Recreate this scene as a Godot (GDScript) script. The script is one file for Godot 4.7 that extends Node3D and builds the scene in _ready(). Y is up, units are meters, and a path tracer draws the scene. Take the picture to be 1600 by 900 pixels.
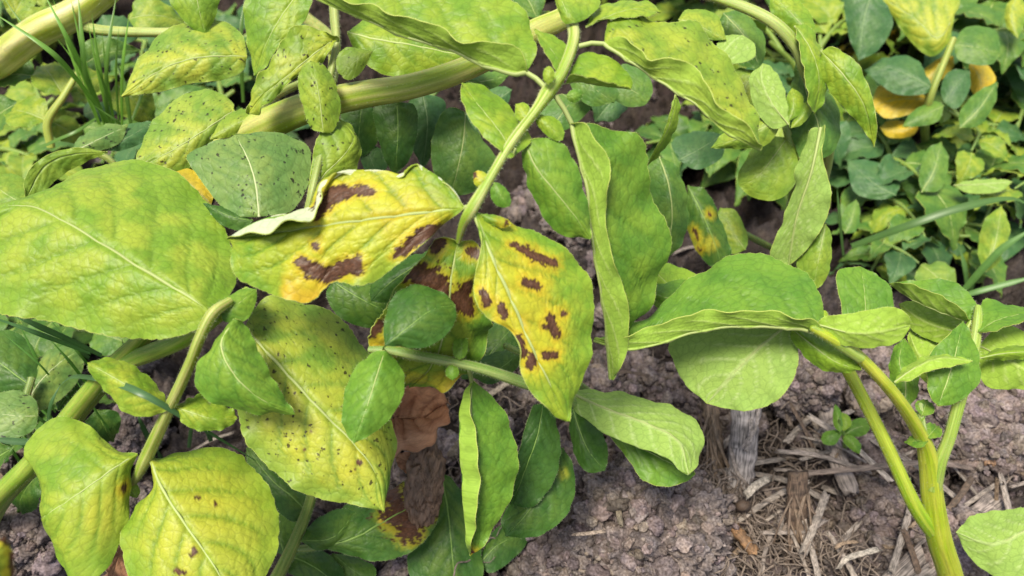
extends Node3D
# A potato bed seen close from above: yellowing leaves with brown blight blotches, soil, stubble and straw.

const H := 0.42            # camera height, metres
const PITCH := 44.0        # degrees down
const FOV := 42.0
var F := 450.0 / tan(deg_to_rad(FOV / 2.0))
var cam_basis := Basis(Vector3.RIGHT, deg_to_rad(-PITCH))
var eye := Vector3(0, H, 0)
var rng := RandomNumberGenerator.new()
var nz := FastNoiseLite.new()
var nz2 := FastNoiseLite.new()
var cell := FastNoiseLite.new()
var dome := FastNoiseLite.new()
var M := {}
var used := {}
var STY := {}
var tris := 0

# ---------------------------------------------------------------- placing helpers
func ray(x: float, y: float) -> Vector3:
	return cam_basis * Vector3((x - 800.0) / F, -(y - 450.0) / F, -1.0)

func at(x: float, y: float, d: float) -> Vector3:
	return eye + ray(x, y) * d

func ground_at(x: float, y: float, h := 0.0) -> Vector3:
	var r := ray(x, y)
	return eye + r * ((h - H) / r.y)

func pix(p: Vector3) -> Vector2:
	var q := cam_basis.inverse() * (p - eye)
	return Vector2(800.0 - q.x / q.z * F, 450.0 + q.y / q.z * F)

func numbered(called: String, parent: Node) -> String:
	var key := str(parent.get_instance_id()) + called
	var n: int = used.get(key, 0)
	used[key] = n + 1
	return called if n == 0 else "%s_%03d" % [called, n]

func put(o: Node3D, called: String, parent: Node) -> void:
	o.name = numbered(called, parent)
	parent.add_child(o, true)

func tag(o: Node, label: String, category: String, group := "") -> void:
	o.set_meta("label", label)
	o.set_meta("category", category)
	if group != "":
		o.set_meta("group", group)

func thing(called: String, label: String, category: String, where := Vector3.ZERO, group := "") -> Node3D:
	var o := Node3D.new()
	put(o, called, self)
	o.position = where
	tag(o, label, category, group)
	return o

func mesh_node(called: String, mesh: Mesh, parent: Node) -> MeshInstance3D:
	var o := MeshInstance3D.new()
	o.mesh = mesh
	put(o, called, parent)
	return o

func origin_of(n: Node) -> Vector3:
	var o := Vector3.ZERO
	while n != self:
		o += (n as Node3D).position
		n = n.get_parent()
	return o

# ---------------------------------------------------------------- mesh helpers
class Sheet:
	var v := PackedVector3Array()
	var n := PackedVector3Array()
	var c := PackedColorArray()
	var uv := PackedVector2Array()
	var i := PackedInt32Array()
	var check := true
	func into(mesh: ArrayMesh, mat: Material) -> void:
		if i.is_empty():
			return
		if check:
			for k in range(0, i.size(), 3):
				var p := v[i[k]]
				if (v[i[k + 1]] - p).cross(v[i[k + 2]] - p).dot(n[i[k]] + n[i[k + 1]] + n[i[k + 2]]) > 0.0:
					var sw := i[k + 1]
					i[k + 1] = i[k + 2]
					i[k + 2] = sw
		var a := []
		a.resize(Mesh.ARRAY_MAX)
		a[Mesh.ARRAY_VERTEX] = v
		a[Mesh.ARRAY_NORMAL] = n
		a[Mesh.ARRAY_COLOR] = c
		a[Mesh.ARRAY_TEX_UV] = uv
		a[Mesh.ARRAY_INDEX] = i
		mesh.add_surface_from_arrays(Mesh.PRIMITIVE_TRIANGLES, a)
		mesh.surface_set_material(mesh.get_surface_count() - 1, mat)

func spline(pts: PackedVector3Array, t: float) -> Vector3:
	var n := pts.size() - 1
	var f := clampf(t, 0.0, 1.0) * n
	var k := mini(int(f), n - 1)
	f -= k
	var p1 := pts[k]
	var p2 := pts[k + 1]
	var p0 := pts[k - 1] if k > 0 else p1 * 2.0 - p2
	var p3 := pts[k + 2] if k + 2 <= n else p2 * 2.0 - p1
	return p1.cubic_interpolate(p2, p0, p3, f)

# a path through the points, resampled evenly by length
func even(pts: PackedVector3Array, count: int, ease := 0.0) -> PackedVector3Array:
	var fine := PackedVector3Array()
	var many := pts.size() * 10
	var dist := PackedFloat32Array()
	var total := 0.0
	for k in many + 1:
		var p := spline(pts, float(k) / many)
		if k > 0:
			total += p.distance_to(fine[k - 1])
		fine.append(p)
		dist.append(total)
	var out := PackedVector3Array()
	var j := 0
	for k in count + 1:
		var u := float(k) / count
		u = lerpf(u, 0.5 - 0.5 * cos(PI * u), ease)
		var want := u * total
		while j < many - 1 and dist[j + 1] < want:
			j += 1
		var gap := dist[j + 1] - dist[j]
		out.append(fine[j].lerp(fine[j + 1], (want - dist[j]) / gap if gap > 1e-9 else 0.0))
	return out

# a tube along a path; rad(t) by list; ridged like a potato stem
func tube(s: Sheet, path: PackedVector3Array, rads: PackedFloat32Array, sides: int, col: Color, col2: Color, ridge := 0.0, cap := true) -> void:
	var n := path.size()
	var first := s.v.size()
	var up := Vector3.UP
	var d0 := (path[1] - path[0]).normalized()
	if absf(d0.dot(up)) > 0.9:
		up = Vector3.RIGHT
	var side := d0.cross(up).normalized()
	var along := 0.0
	for k in n:
		var dir := (path[mini(k + 1, n - 1)] - path[maxi(k - 1, 0)]).normalized()
		side = (side - dir * side.dot(dir)).normalized()
		var other := dir.cross(side)
		if k > 0:
			along += path[k].distance_to(path[k - 1])
		for a in sides + 1:
			var th := TAU * a / sides
			var wv := cos(3.0 * th + along * 6.0)
			var r := rads[k] * (1.0 + ridge * wv + ridge * 0.4 * cos(7.0 * th))
			var nrm := (side * cos(th) + other * sin(th))
			var tn := nrm + (side * -sin(th) + other * cos(th)) * (ridge * 3.0 * sin(3.0 * th + along * 6.0))
			s.v.append(path[k] + nrm * r)
			s.n.append(tn.normalized())
			var m := 0.5 + 2.2 * nz.get_noise_3d(cos(th) * 2.6, sin(th) * 2.6, along * 9.0 + rads[0] * 9000.0)
			m = clampf(m * 0.7 + 0.3 * (0.5 + 0.5 * wv) + 0.45 * nz2.get_noise_3d(path[k].x * 60.0, path[k].y * 60.0, path[k].z * 60.0), 0.0, 1.0)
			s.c.append(col.lerp(col2, m))
			s.uv.append(Vector2(th / TAU, along / 0.07))
	for k in n - 1:
		for a in sides:
			var p := first + k * (sides + 1) + a
			var q := p + sides + 1
			s.i.append_array([p, q, p + 1, p + 1, q, q + 1])
	tris += (n - 1) * sides * 2
	if cap:
		for e in 2:
			var k := 0 if e == 0 else n - 1
			var dir := (path[0] - path[1]).normalized() if e == 0 else (path[n - 1] - path[n - 2]).normalized()
			var c := s.v.size()
			s.v.append(path[k] + dir * rads[k] * 0.4)
			s.n.append(dir)
			s.c.append(col)
			s.uv.append(Vector2.ZERO)
			for a in sides:
				var p := first + k * (sides + 1) + a
				if e == 0:
					s.i.append_array([p, p + 1, c])
				else:
					s.i.append_array([p + 1, p, c])

# short pale hairs on a line or a stem
func hairs(s: Sheet, path: PackedVector3Array, outward: Callable, each: float, length: float, col: Color) -> void:
	var n := path.size()
	for k in n - 1:
		var a := path[k]
		var b := path[k + 1]
		var many := int(a.distance_to(b) / each + rng.randf())
		var dir := (b - a).normalized()
		for j in many:
			var p := a.lerp(b, rng.randf())
			var o: Vector3 = outward.call(k)
			o = (o + Vector3(rng.randf_range(-1, 1), rng.randf_range(-1, 1), rng.randf_range(-1, 1)) * 0.7).normalized()
			var w := dir * 0.00006
			var f := s.v.size()
			s.v.append_array([p - w, p + w, p + o * length * rng.randf_range(0.5, 1.2)])
			var nn := dir.cross(o).normalized()
			for x in 3:
				s.n.append(nn)
				s.c.append(col)
				s.uv.append(Vector2.ZERO)
			s.i.append_array([f, f + 1, f + 2])
			tris += 1

# stem through (x, y, depth, half width in pixels of the photograph)
func stem(called: String, parent: Node, pts: Array, col := Color(0.24, 0.33, 0.055), col2 := Color(0.40, 0.46, 0.14), hair := true, sides := 26) -> MeshInstance3D:
	var off := origin_of(parent)
	var p := PackedVector3Array()
	var rr := PackedVector3Array()
	for k in range(0, pts.size(), 4):
		p.append(at(pts[k], pts[k + 1], pts[k + 2]) - off)
		rr.append(Vector3(pts[k + 3] * pts[k + 2] / F, 0, 0))
	var length := 0.0
	for k in p.size() - 1:
		length += p[k].distance_to(p[k + 1])
	var n := clampi(int(length / 0.0022), 8, 140)
	var path := PackedVector3Array()
	var rads := PackedFloat32Array()
	for k in n + 1:
		path.append(spline(p, float(k) / n))
		rads.append(spline(rr, float(k) / n).x)
	var s := Sheet.new()
	tube(s, path, rads, sides, col, col2, 0.055)
	var mesh := ArrayMesh.new()
	s.into(mesh, M.stem)
	if hair:
		var hs := Sheet.new()
		for side in 14:
			var moved := PackedVector3Array()
			var outs := PackedVector3Array()
			var th := TAU * side / 14.0
			for k in n + 1:
				var dir := (path[mini(k + 1, n)] - path[maxi(k - 1, 0)]).normalized()
				var sd := dir.cross(Vector3(0.3, 0.5, 0.8)).normalized()
				var o := sd * cos(th) + dir.cross(sd) * sin(th)
				outs.append(o)
				moved.append(path[k] + o * rads[k] * 0.97)
			hairs(hs, moved, func(k): return outs[k], 0.0011, 0.0011, Color(0.55, 0.62, 0.38))
		hs.into(mesh, M.hair)
	return mesh_node(called, mesh, parent)

# ---------------------------------------------------------------- a leaflet
# plane: depth d of the base point, t = 0 level ... 1 facing the viewer, lean sideways. Points are (x, y) pairs base to tip;
# `near` and `far` are the two margins (the far one shows the upper side). Heights in mm towards the viewer.
func leaf(parent: Node, d: float, t: float, lean: float, mid: Array, near: Array, far: Array, style: String, o := {}) -> MeshInstance3D:
	var sty: Dictionary = STY[style]
	var off := origin_of(parent)
	var base := at(mid[0], mid[1], d)
	var view := (eye - base).normalized()
	var n0 := (Vector3.UP.lerp(view, t) + cam_basis.x * lean).normalized()
	var mid_px: Array = mid
	var steps := mid_px.size() / 2 - 1
	var place := func(x: float, y: float, h: float) -> Vector3:
		var r := ray(x, y)
		var k: float = (base - eye).dot(n0) / r.dot(n0)
		k = clampf(k, d * 0.72, d * 1.38)
		return eye + r * (k - h * 0.001)
	var span := 0.0
	for k in steps:
		span += Vector2(mid[k * 2] - mid[k * 2 + 2], mid[k * 2 + 1] - mid[k * 2 + 3]).length()
	var ls := clampf(span / 170.0, 0.12, 1.0)
	var droop: float = o.get("droop", 4.0 * ls)
	var mp := PackedVector3Array()
	for k in steps + 1:
		var f := float(k) / steps
		mp.append(place.call(mid[k * 2], mid[k * 2 + 1], o.get("arch", 3.0 * ls) * sin(PI * f) - droop * f * f))
	var tip := mp[steps]
	var rail := func(px: Array, h) -> PackedVector3Array:
		var out := PackedVector3Array([mp[0]])
		var c := px.size() / 2
		for k in c:
			var f := (k + 1.0) / (c + 1.0)
			out.append(place.call(px[k * 2], px[k * 2 + 1], (h[k] if h is Array else h * pow(sin(PI * f), 0.6)) - droop * f * f))
		out.append(tip)
		return out
	# rails from the near free edge to the far free edge
	var rails: Array[PackedVector3Array] = []
	var vs := PackedFloat32Array()
	if o.has("near2"):
		rails.append(rail.call(o.near2, o.get("hn2", 8.0)))
		vs.append(-1.0)
		rails.append(rail.call(near, o.get("hn", 0.0)))
		vs.append(-0.62)
	else:
		rails.append(rail.call(near, o.get("hn", -3.0 * ls)))
		vs.append(-1.0)
	rails.append(mp)
	vs.append(0.0)
	if o.has("far2"):
		rails.append(rail.call(far, o.get("hf", 0.0)))
		vs.append(0.62)
		rails.append(rail.call(o.far2, o.get("hf2", 8.0)))
		vs.append(1.0)
	else:
		rails.append(rail.call(far, o.get("hf", -3.0 * ls)))
		vs.append(1.0)
	# which way round
	var bx: float = mid[mid.size() - 2] - mid[0]
	var by: float = mid[mid.size() - 1] - mid[1]
	var fx := 0.0
	var fy := 0.0
	for k in range(0, far.size(), 2):
		fx += far[k] - (mid[0] + bx * 0.5)
		fy += far[k + 1] - (mid[1] + by * 0.5)
	var turned := (bx * fy - by * fx) < 0.0
	if o.get("under", false):
		turned = not turned
	var q: float = o.get("q", 1.0)
	var length := 0.0
	for k in steps:
		length += Vector2(mid[k * 2] - mid[k * 2 + 2], mid[k * 2 + 1] - mid[k * 2 + 3]).length()
	var wide := 0.0
	for k in range(0, far.size(), 2):
		wide = maxf(wide, absf((far[k] - mid[0]) * by - (far[k + 1] - mid[1]) * bx) / maxf(1.0, Vector2(bx, by).length()))
	for k in range(0, near.size(), 2):
		wide = maxf(wide, absf((near[k] - mid[0]) * by - (near[k + 1] - mid[1]) * bx) / maxf(1.0, Vector2(bx, by).length()))
	var nu := clampi(int(length / 3.6 * q), 18, 170)
	var nv := clampi(int(wide * 2.0 / 3.6 * q), 14, 140)
	return mesh_node(o.get("called", "leaflet"), leaf_mesh(rails, vs, nu, nv, turned, sty, o, off), parent)

func leaf_mesh(rails: Array[PackedVector3Array], vs: PackedFloat32Array, nu: int, nv: int, turned: bool, sty: Dictionary, o: Dictionary, off: Vector3) -> ArrayMesh:
	nv += nv % 2
	var rr: Array[PackedVector3Array] = []
	for r in rails:
		rr.append(even(r, nu, 0.55))
	var nr := rails.size()
	var w := nv + 1
	var P := PackedVector3Array()
	P.resize((nu + 1) * w)
	var mid_at := vs.find(0.0)
	var tens: float = o.get("round", 0.65)
	for k in nu + 1:
		for j in w:
			var v := -1.0 + 2.0 * j / nv
			var b := 0
			while b < nr - 2 and v > vs[b + 1]:
				b += 1
			var h := vs[b + 1] - vs[b]
			var f := (v - vs[b]) / h
			var p1 := rr[b][k]
			var p2 := rr[b + 1][k]
			var s1 := (p2 - p1)
			var m1 := s1
			var m2 := s1
			if b > 0:
				m1 = s1.lerp((p2 - rr[b - 1][k]) / (vs[b + 1] - vs[b - 1]) * h, tens)
			if b < nr - 2:
				m2 = s1.lerp((rr[b + 2][k] - p1) / (vs[b + 2] - vs[b]) * h, tens)
			var f2 := f * f
			var f3 := f2 * f
			P[k * w + j] = p1 * (2 * f3 - 3 * f2 + 1) + m1 * (f3 - 2 * f2 + f) + p2 * (3 * f2 - 2 * f3) + m2 * (f3 - f2)
	# relief: quilted between the side veins, rippled margin
	var N := grid_normals(P, nu, w, turned)
	var size := rr[mid_at][0].distance_to(rr[mid_at][nu / 2]) + rr[mid_at][nu / 2].distance_to(rr[mid_at][nu])
	var sd: float = o.get("seed", rng.randf() * 100.0)
	var veins: float = o.get("veins", 6.0)
	var puff: float = o.get("puff", 0.85) * 0.001 * clampf(size / 0.07, 0.3, 1.3)
	var ripple: float = o.get("rip", 0.8) * 0.001 * clampf(size / 0.07, 0.25, 1.3)
	var IV := PackedFloat32Array()
	IV.resize(P.size())
	var uu := PackedFloat32Array()
	for k in nu + 1:
		uu.append(lerpf(float(k) / nu, 0.5 - 0.5 * cos(PI * k / nu), 0.55))
	for k in nu + 1:
		var u := uu[k]
		var half := [clampf(rr[0][k].distance_to(rr[mid_at][k]) / (0.27 * size), 0.2, 1.0), clampf(rr[nr - 1][k].distance_to(rr[mid_at][k]) / (0.27 * size), 0.2, 1.0)]
		for j in w:
			var v := -1.0 + 2.0 * j / nv
			var av := absf(v)
			var at_ := k * w + j
			var wob := nz2.get_noise_3d(u * 30.0 + sd, v * 30.0, sd * 3.0) * 0.045
			var ph := (u - 0.30 * pow(av, 1.15) - 0.05 * av + wob * av) * veins + (0.5 if v > 0.0 else 0.08)
			var iv := pow(absf(sin(PI * ph)), 0.55)
			var strong := smoothstep(1.0, 0.55, av) * smoothstep(0.0, 0.12, u)
			var panel := floorf(ph)
			var rung := pow(absf(sin(PI * (av * 5.5 + fmod(absf(panel * 0.37 + sd), 1.0) + wob * 9.0))), 0.4)
			iv *= lerpf(1.0, rung, 0.42 * smoothstep(0.1, 0.3, av))
			IV[at_] = lerpf(0.75, iv, strong) * smoothstep(0.0, 0.10, av)
			var pq := P[at_] * 210.0
			var lump := nz2.get_noise_3d(pq.x + sd * 7.0, pq.y, pq.z) * 0.7
			var dsp: float = puff * half[0 if v < 0.0 else 1] * (iv * strong + lump * 0.30) - puff * 0.9 * exp(-av * av * 500.0)
			dsp += ripple * av * av * av * (sin(TAU * (u * 4.3 + sd) + v) + 0.7 * sin(TAU * (u * 7.7 + sd * 2.0)))
			var edge := P[k * w + (0 if v < 0.0 else nv)] - P[k * w + nv / 2]
			P[at_] += N[at_] * dsp + edge * (pow(av, 9.0) * 0.028 * nz.get_noise_2d(u * 34.0, sd + signf(v) * 9.0))
	N = grid_normals(P, nu, w, turned)
	# blotches and yellow patches, snapped to the nearest place on the blade
	var seg := []
	var soft := []
	if o.has("les") or o.has("yel"):
		var px := PackedVector2Array()
		for p in P:
			px.append(pix(p))
		for ch in o.get("les", []):
			var last := Vector4()
			for k in range(0, ch.size(), 3):
				var best := snap(px, ch[k], ch[k + 1])
				var p := P[best]
				var here := Vector4(p.x, p.y, p.z, ch[k + 2] * 0.3 / F)
				seg.append([here if k == 0 else last, here])
				last = here
		for ch in o.get("yel", []):
			var p := P[snap(px, ch[0], ch[1])]
			soft.append([p, ch[2] * 0.3 / F, ch[3] if ch.size() > 3 else 0.0])
	# colours
	var g: Color = sty.g
	var g2: Color = sty.g2
	var y: Color = sty.y
	var under: Color = o.get("ucol", sty.u)
	var ya: float = o.get("ya", sty.ya)
	var top := Sheet.new()
	var bot := Sheet.new()
	var th := 0.00022
	var uvo := Vector2(fmod(sd * 0.37, 1.0), fmod(sd * 0.73, 1.0))
	var x0 := rr[mid_at][0]
	for k in nu + 1:
		var u := uu[k]
		for j in w:
			var at_ := k * w + j
			var v := -1.0 + 2.0 * j / nv
			var p := P[at_]
			var iv := IV[at_]
			var lo := nz2.get_noise_3d(p.x * 55.0 + sd * 9.0, p.y * 55.0, p.z * 55.0)
			var mid_n := nz.get_noise_3d(p.x * 260.0, p.y * 260.0 + sd, p.z * 260.0)
			var c := g.lerp(g2, clampf(0.5 + 0.75 * lo + 0.35 * mid_n, 0.0, 1.0))
			var ym := smoothstep(-0.25, 0.45, 0.75 * lo + 0.42 * (0.8 - absf(v)) + 0.15 * mid_n + o.get("yb", 0.0)) * ya
			for s_ in soft:
				var dd: float = p.distance_to(s_[0]) / s_[1]
				if dd < 1.6:
					var m := smoothstep(1.5, 0.3, dd + 0.5 * lo + 0.25 * mid_n)
					c = c.lerp(Color(0.58, 0.46, 0.02), m * s_[2])
					ym = maxf(ym, m)
					c = c.lerp(Color(0.72, 0.30, 0.012), m * s_[2])
			ym *= lerpf(1.0, 0.35, smoothstep(0.55, 1.0, absf(v)))
			c = c.lerp(y, clampf(ym * (0.30 + 0.70 * iv), 0.0, 1.0) * (1.0 if soft.is_empty() else 0.9))
			c = c.lerp(g * 0.80, 0.55 * smoothstep(0.62, 0.2, iv) * smoothstep(0.06, 0.12, absf(v)) * smoothstep(1.0, 0.8, absf(v)))
			var cu := under.lerp(c, 0.35)
			cu = cu.lerp(sty.uv_, 0.75 * smoothstep(0.55, 0.1, iv) * smoothstep(1.0, 0.7, absf(v)))
			if not seg.is_empty():
				var near_ := 9.0
				var excess := 9.0
				var warp := 0.85 * mid_n + 0.55 * lo + 0.5 * nz.get_noise_3d(p.x * 900.0, p.y * 900.0, p.z * 900.0)
				for s_ in seg:
					var a: Vector4 = s_[0]
					var b: Vector4 = s_[1]
					var a3 := Vector3(a.x, a.y, a.z)
					var ab := Vector3(b.x, b.y, b.z) - a3
					var f := clampf((p - a3).dot(ab) / maxf(ab.length_squared(), 1e-12), 0.0, 1.0)
					var dl := p.distance_to(a3 + ab * f)
					var wl := lerpf(a.w, b.w, f)
					near_ = minf(near_, dl / wl)
					excess = minf(excess, dl - wl)
				if near_ < 2.0 or excess < 0.009:
					var e := near_ + warp * 0.9
					var ex := excess / 0.0032 + warp * 0.8
					var halo := smoothstep(1.5, 0.0, ex)
					c = c.lerp(Color(0.60, 0.54, 0.025).lerp(Color(0.60, 0.30, 0.015), smoothstep(0.8, 0.0, ex) * 0.5), halo * float(o.get("halo", 0.65)))
					var br := Color(0.058, 0.022, 0.009).lerp(Color(0.118, 0.050, 0.023), smoothstep(-0.3, 0.5, mid_n + 0.5 * lo))
					br = br.lerp(Color(0.165, 0.080, 0.046), smoothstep(0.75, 0.2, e) * 0.45)
					br = br * (1.0 + 0.28 * sin(e * 17.0 + 4.0 * lo))
					br = br.lerp(Color(0.05, 0.02, 0.012), smoothstep(0.7, 1.0, e) * 0.6)
					var m := smoothstep(1.08, 0.93, e)
					c = c.lerp(br, m)
					cu = cu.lerp(br * 1.25, m)
			var nn := N[at_]
			var uv := Vector2(signf(v) * p.distance_to(P[k * w + nv / 2]), u * size) / 0.06 + uvo
			top.v.append(p + nn * th - off)
			top.n.append(nn)
			top.c.append(c)
			top.uv.append(uv)
			bot.v.append(p - nn * th - off)
			bot.n.append(-nn)
			bot.c.append(cu)
			bot.uv.append(uv)
	for k in nu:
		for j in nv:
			var a := k * w + j
			var quad := PackedInt32Array([a, a + 1, a + w, a + 1, a + w + 1, a + w])
			var back := PackedInt32Array([a, a + w, a + 1, a + 1, a + w, a + w + 1])
			top.i.append_array(quad if turned else back)
			bot.i.append_array(back if turned else quad)
	tris += nu * nv * 4
	var mesh := ArrayMesh.new()
	top.into(mesh, M[sty.mat])
	bot.into(mesh, M.leaf_under)
	# the pale margin, with hairs, and the midrib with its stalk
	var rim := Sheet.new()
	var hs := Sheet.new()
	for e in 2:
		var path := PackedVector3Array()
		var rads := PackedFloat32Array()
		var outs := PackedVector3Array()
		for k in nu + 1:
			var a := P[k * w + (0 if e == 0 else nv)]
			var b := P[k * w + (1 if e == 0 else nv - 1)]
			path.append(a - off)
			outs.append((a - b).normalized())
			rads.append(0.00022 * sty.rim * clampf(size / 0.06, 0.45, 1.1) * (0.5 + 0.5 * sin(PI * k / nu)))
		tube(rim, path, rads, 5, sty.rc, Color(sty.rc) * 0.8, 0.0)
		if sty.hair > 0.0:
			hairs(hs, path, func(k): return outs[k], 0.0007, 0.0009 * sty.hair, Color(0.55, 0.62, 0.36))
	var rib := PackedVector3Array()
	if o.has("pet"):
		var pp: Array = o.pet
		rib.append(at(pp[0], pp[1], pp[2]))
		rib.append(at(pp[0], pp[1], pp[2]).lerp(P[nv / 2], 0.5) + Vector3(0, 0.0008, 0))
	for k in range(0, nu + 1, 2):
		rib.append(P[k * w + nv / 2] + N[k * w + nv / 2] * 0.0001)
	var rads2 := PackedFloat32Array()
	for k in rib.size():
		rib[k] -= off
		var f := float(k) / rib.size()
		rads2.append(0.00095 * clampf(size / 0.07, 0.2, 1.15) * lerpf(1.0, 0.2, pow(f, 0.7)) * float(o.get("rib", 1.0)))
	tube(rim, rib, rads2, 8, sty.ribc, Color(sty.ribc) * 0.75, 0.04)
	rim.into(mesh, M.rib)
	hs.into(mesh, M.hair)
	return mesh

func snap(px: PackedVector2Array, x: float, y: float) -> int:
	var best := 0
	var bd := 1e9
	var p := Vector2(x, y)
	for k in px.size():
		var dd := p.distance_squared_to(px[k])
		if dd < bd:
			bd = dd
			best = k
	return best

func grid_normals(P: PackedVector3Array, nu: int, w: int, turned: bool) -> PackedVector3Array:
	var N := PackedVector3Array()
	N.resize(P.size())
	for k in nu + 1:
		var kk := clampi(k, 1, nu - 1)
		var k0 := kk - 1
		var k1 := kk + 1
		for j in w:
			var j0 := maxi(j - 1, 0)
			var j1 := mini(j + 1, w - 1)
			var n := (P[k1 * w + j] - P[k0 * w + j]).cross(P[kk * w + j1] - P[kk * w + j0]).normalized()
			N[k * w + j] = n if turned else -n
	return N

# ---------------------------------------------------------------- materials
func grey_image(size: int, f: Callable) -> Image:
	var im := Image.create(size, size, false, Image.FORMAT_RGB8)
	for y in size:
		for x in size:
			im.set_pixel(x, y, f.call(x, y))
	return im

func materials() -> void:
	nz.seed = 11
	nz.frequency = 1.0
	nz.fractal_octaves = 3
	nz2.seed = 5
	nz2.frequency = 1.0
	nz2.fractal_octaves = 2
	nz.frequency = 1.0
	# fine net of veinlets, 6 cm a tile
	var size := 768
	cell.seed = 3
	cell.noise_type = FastNoiseLite.TYPE_CELLULAR
	cell.cellular_return_type = FastNoiseLite.RETURN_DISTANCE2_SUB
	cell.frequency = 0.023
	cell.fractal_type = FastNoiseLite.FRACTAL_NONE
	dome.seed = 8
	dome.noise_type = FastNoiseLite.TYPE_CELLULAR
	dome.cellular_return_type = FastNoiseLite.RETURN_DISTANCE
	dome.frequency = 1.0
	dome.fractal_type = FastNoiseLite.FRACTAL_NONE
	cell.domain_warp_enabled = true
	cell.domain_warp_amplitude = 12.0
	cell.domain_warp_frequency = 0.015
	var net := cell.get_seamless_image(size, size, false, false, 0.12).get_data()
	var fine := FastNoiseLite.new()
	fine.seed = 9
	fine.frequency = 0.09
	fine.fractal_octaves = 4
	var grain := fine.get_seamless_image(size, size, false, false, 0.12).get_data()
	var spots := FastNoiseLite.new()
	spots.seed = 21
	spots.noise_type = FastNoiseLite.TYPE_CELLULAR
	spots.cellular_return_type = FastNoiseLite.RETURN_DISTANCE
	spots.frequency = 0.022
	spots.cellular_jitter = 1.0
	var sp := spots.get_seamless_image(size, size, false, false, 0.1).get_data()
	var many := FastNoiseLite.new()
	many.seed = 33
	many.frequency = 0.012
	var mask := many.get_seamless_image(size, size, false, false, 0.12).get_data()
	var alb := PackedByteArray()
	var alb_s := PackedByteArray()
	var hgt := PackedByteArray()
	alb.resize(size * size * 3)
	alb_s.resize(size * size * 3)
	hgt.resize(size * size)
	for k in size * size:
		var e := net[k] / 255.0
		var line := clampf(1.0 - e * 5.0, 0.0, 1.0)
		var gr := grain[k] / 255.0 - 0.5
		var m := 0.965 - 0.075 * line + gr * 0.10
		hgt[k] = clampi(int((minf(e * 2.6, 1.0) * 0.75 + 0.22 + gr * 0.35) * 210.0), 0, 255)
		var b := clampi(int(m * 255.0), 0, 255)
		alb[k * 3] = b
		alb[k * 3 + 1] = b
		alb[k * 3 + 2] = b
		var r := clampf((0.315 - sp[k] / 255.0 + gr * 0.18 + 0.07 - 0.36 * (1.0 - mask[k] / 255.0)) * 9.0, 0.0, 0.72)
		alb_s[k * 3] = int(lerpf(b, 62.0, r))
		alb_s[k * 3 + 1] = int(lerpf(b, 48.0, r))
		alb_s[k * 3 + 2] = int(lerpf(b, 62.0, r))
	var t_a := ImageTexture.create_from_image(Image.create_from_data(size, size, false, Image.FORMAT_RGB8, alb))
	var t_s := ImageTexture.create_from_image(Image.create_from_data(size, size, false, Image.FORMAT_RGB8, alb_s))
	var t_h := ImageTexture.create_from_image(Image.create_from_data(size, size, false, Image.FORMAT_L8, hgt))
	for kind in ["leaf_clean", "leaf_spotted", "leaf_under", "leaf_dead"]:
		var m := StandardMaterial3D.new()
		m.resource_name = kind
		m.vertex_color_use_as_albedo = true
		m.albedo_texture = t_s if kind == "leaf_spotted" else t_a
		m.roughness = 0.46 if kind in ["leaf_clean", "leaf_spotted"] else 0.75
		m.metallic_specular = 0.4
		m.heightmap_enabled = true
		m.heightmap_texture = t_h
		m.heightmap_scale = 0.014 if kind != "leaf_under" else 0.008
		m.backlight_enabled = true
		m.backlight = Color(0.50, 0.55, 0.28) if kind != "leaf_dead" else Color(0.2, 0.2, 0.2)
		m.rim_enabled = true
		m.rim = 0.08
		m.rim_tint = 0.3
		M[kind] = m
	var st := StandardMaterial3D.new()
	st.resource_name = "stem"
	st.vertex_color_use_as_albedo = true
	st.roughness = 0.5
	st.subsurf_scatter_enabled = true
	st.subsurf_scatter_strength = 0.12
	st.rim_enabled = true
	st.rim = 0.05
	var fs := PackedByteArray()
	fs.resize(256 * 256)
	for y in 256:
		for x in 256:
			var a := TAU * x / 256.0
			var v := 1.0 + 0.16 * nz.get_noise_3d(cos(a) * 4.0, sin(a) * 4.0, y * 0.012) + 0.10 * nz.get_noise_3d(cos(a) * 14.0, sin(a) * 14.0, y * 0.35)
			fs[y * 256 + x] = clampi(int(235.0 * v), 0, 255)
	st.albedo_texture = ImageTexture.create_from_image(Image.create_from_data(256, 256, false, Image.FORMAT_L8, fs))
	st.heightmap_enabled = true
	st.heightmap_texture = st.albedo_texture
	st.heightmap_scale = 0.02
	M.stem = st
	var rbm := StandardMaterial3D.new()
	rbm.resource_name = "rib"
	rbm.vertex_color_use_as_albedo = true
	rbm.roughness = 0.55
	M.rib = rbm
	var ha := StandardMaterial3D.new()
	ha.resource_name = "hair"
	ha.vertex_color_use_as_albedo = true
	ha.roughness = 0.6
	ha.backlight_enabled = true
	ha.backlight = Color(0.9, 0.9, 0.9)
	M.hair = ha
	# soil: crumbly relief and mottled colour
	var soil := FastNoiseLite.new()
	soil.seed = 41
	soil.noise_type = FastNoiseLite.TYPE_CELLULAR
	soil.cellular_return_type = FastNoiseLite.RETURN_DISTANCE
	soil.frequency = 0.045
	soil.fractal_octaves = 3
	var soil_h := soil.get_seamless_image(512, 512, true, false, 0.12)
	var mot := FastNoiseLite.new()
	mot.seed = 77
	mot.frequency = 0.015
	mot.fractal_octaves = 5
	var mott := mot.get_seamless_image(512, 512, false, false, 0.12).get_data()
	var grit := fine.get_seamless_image(512, 512, false, false, 0.12).get_data()
	var sa := PackedByteArray()
	sa.resize(512 * 512 * 3)
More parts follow.
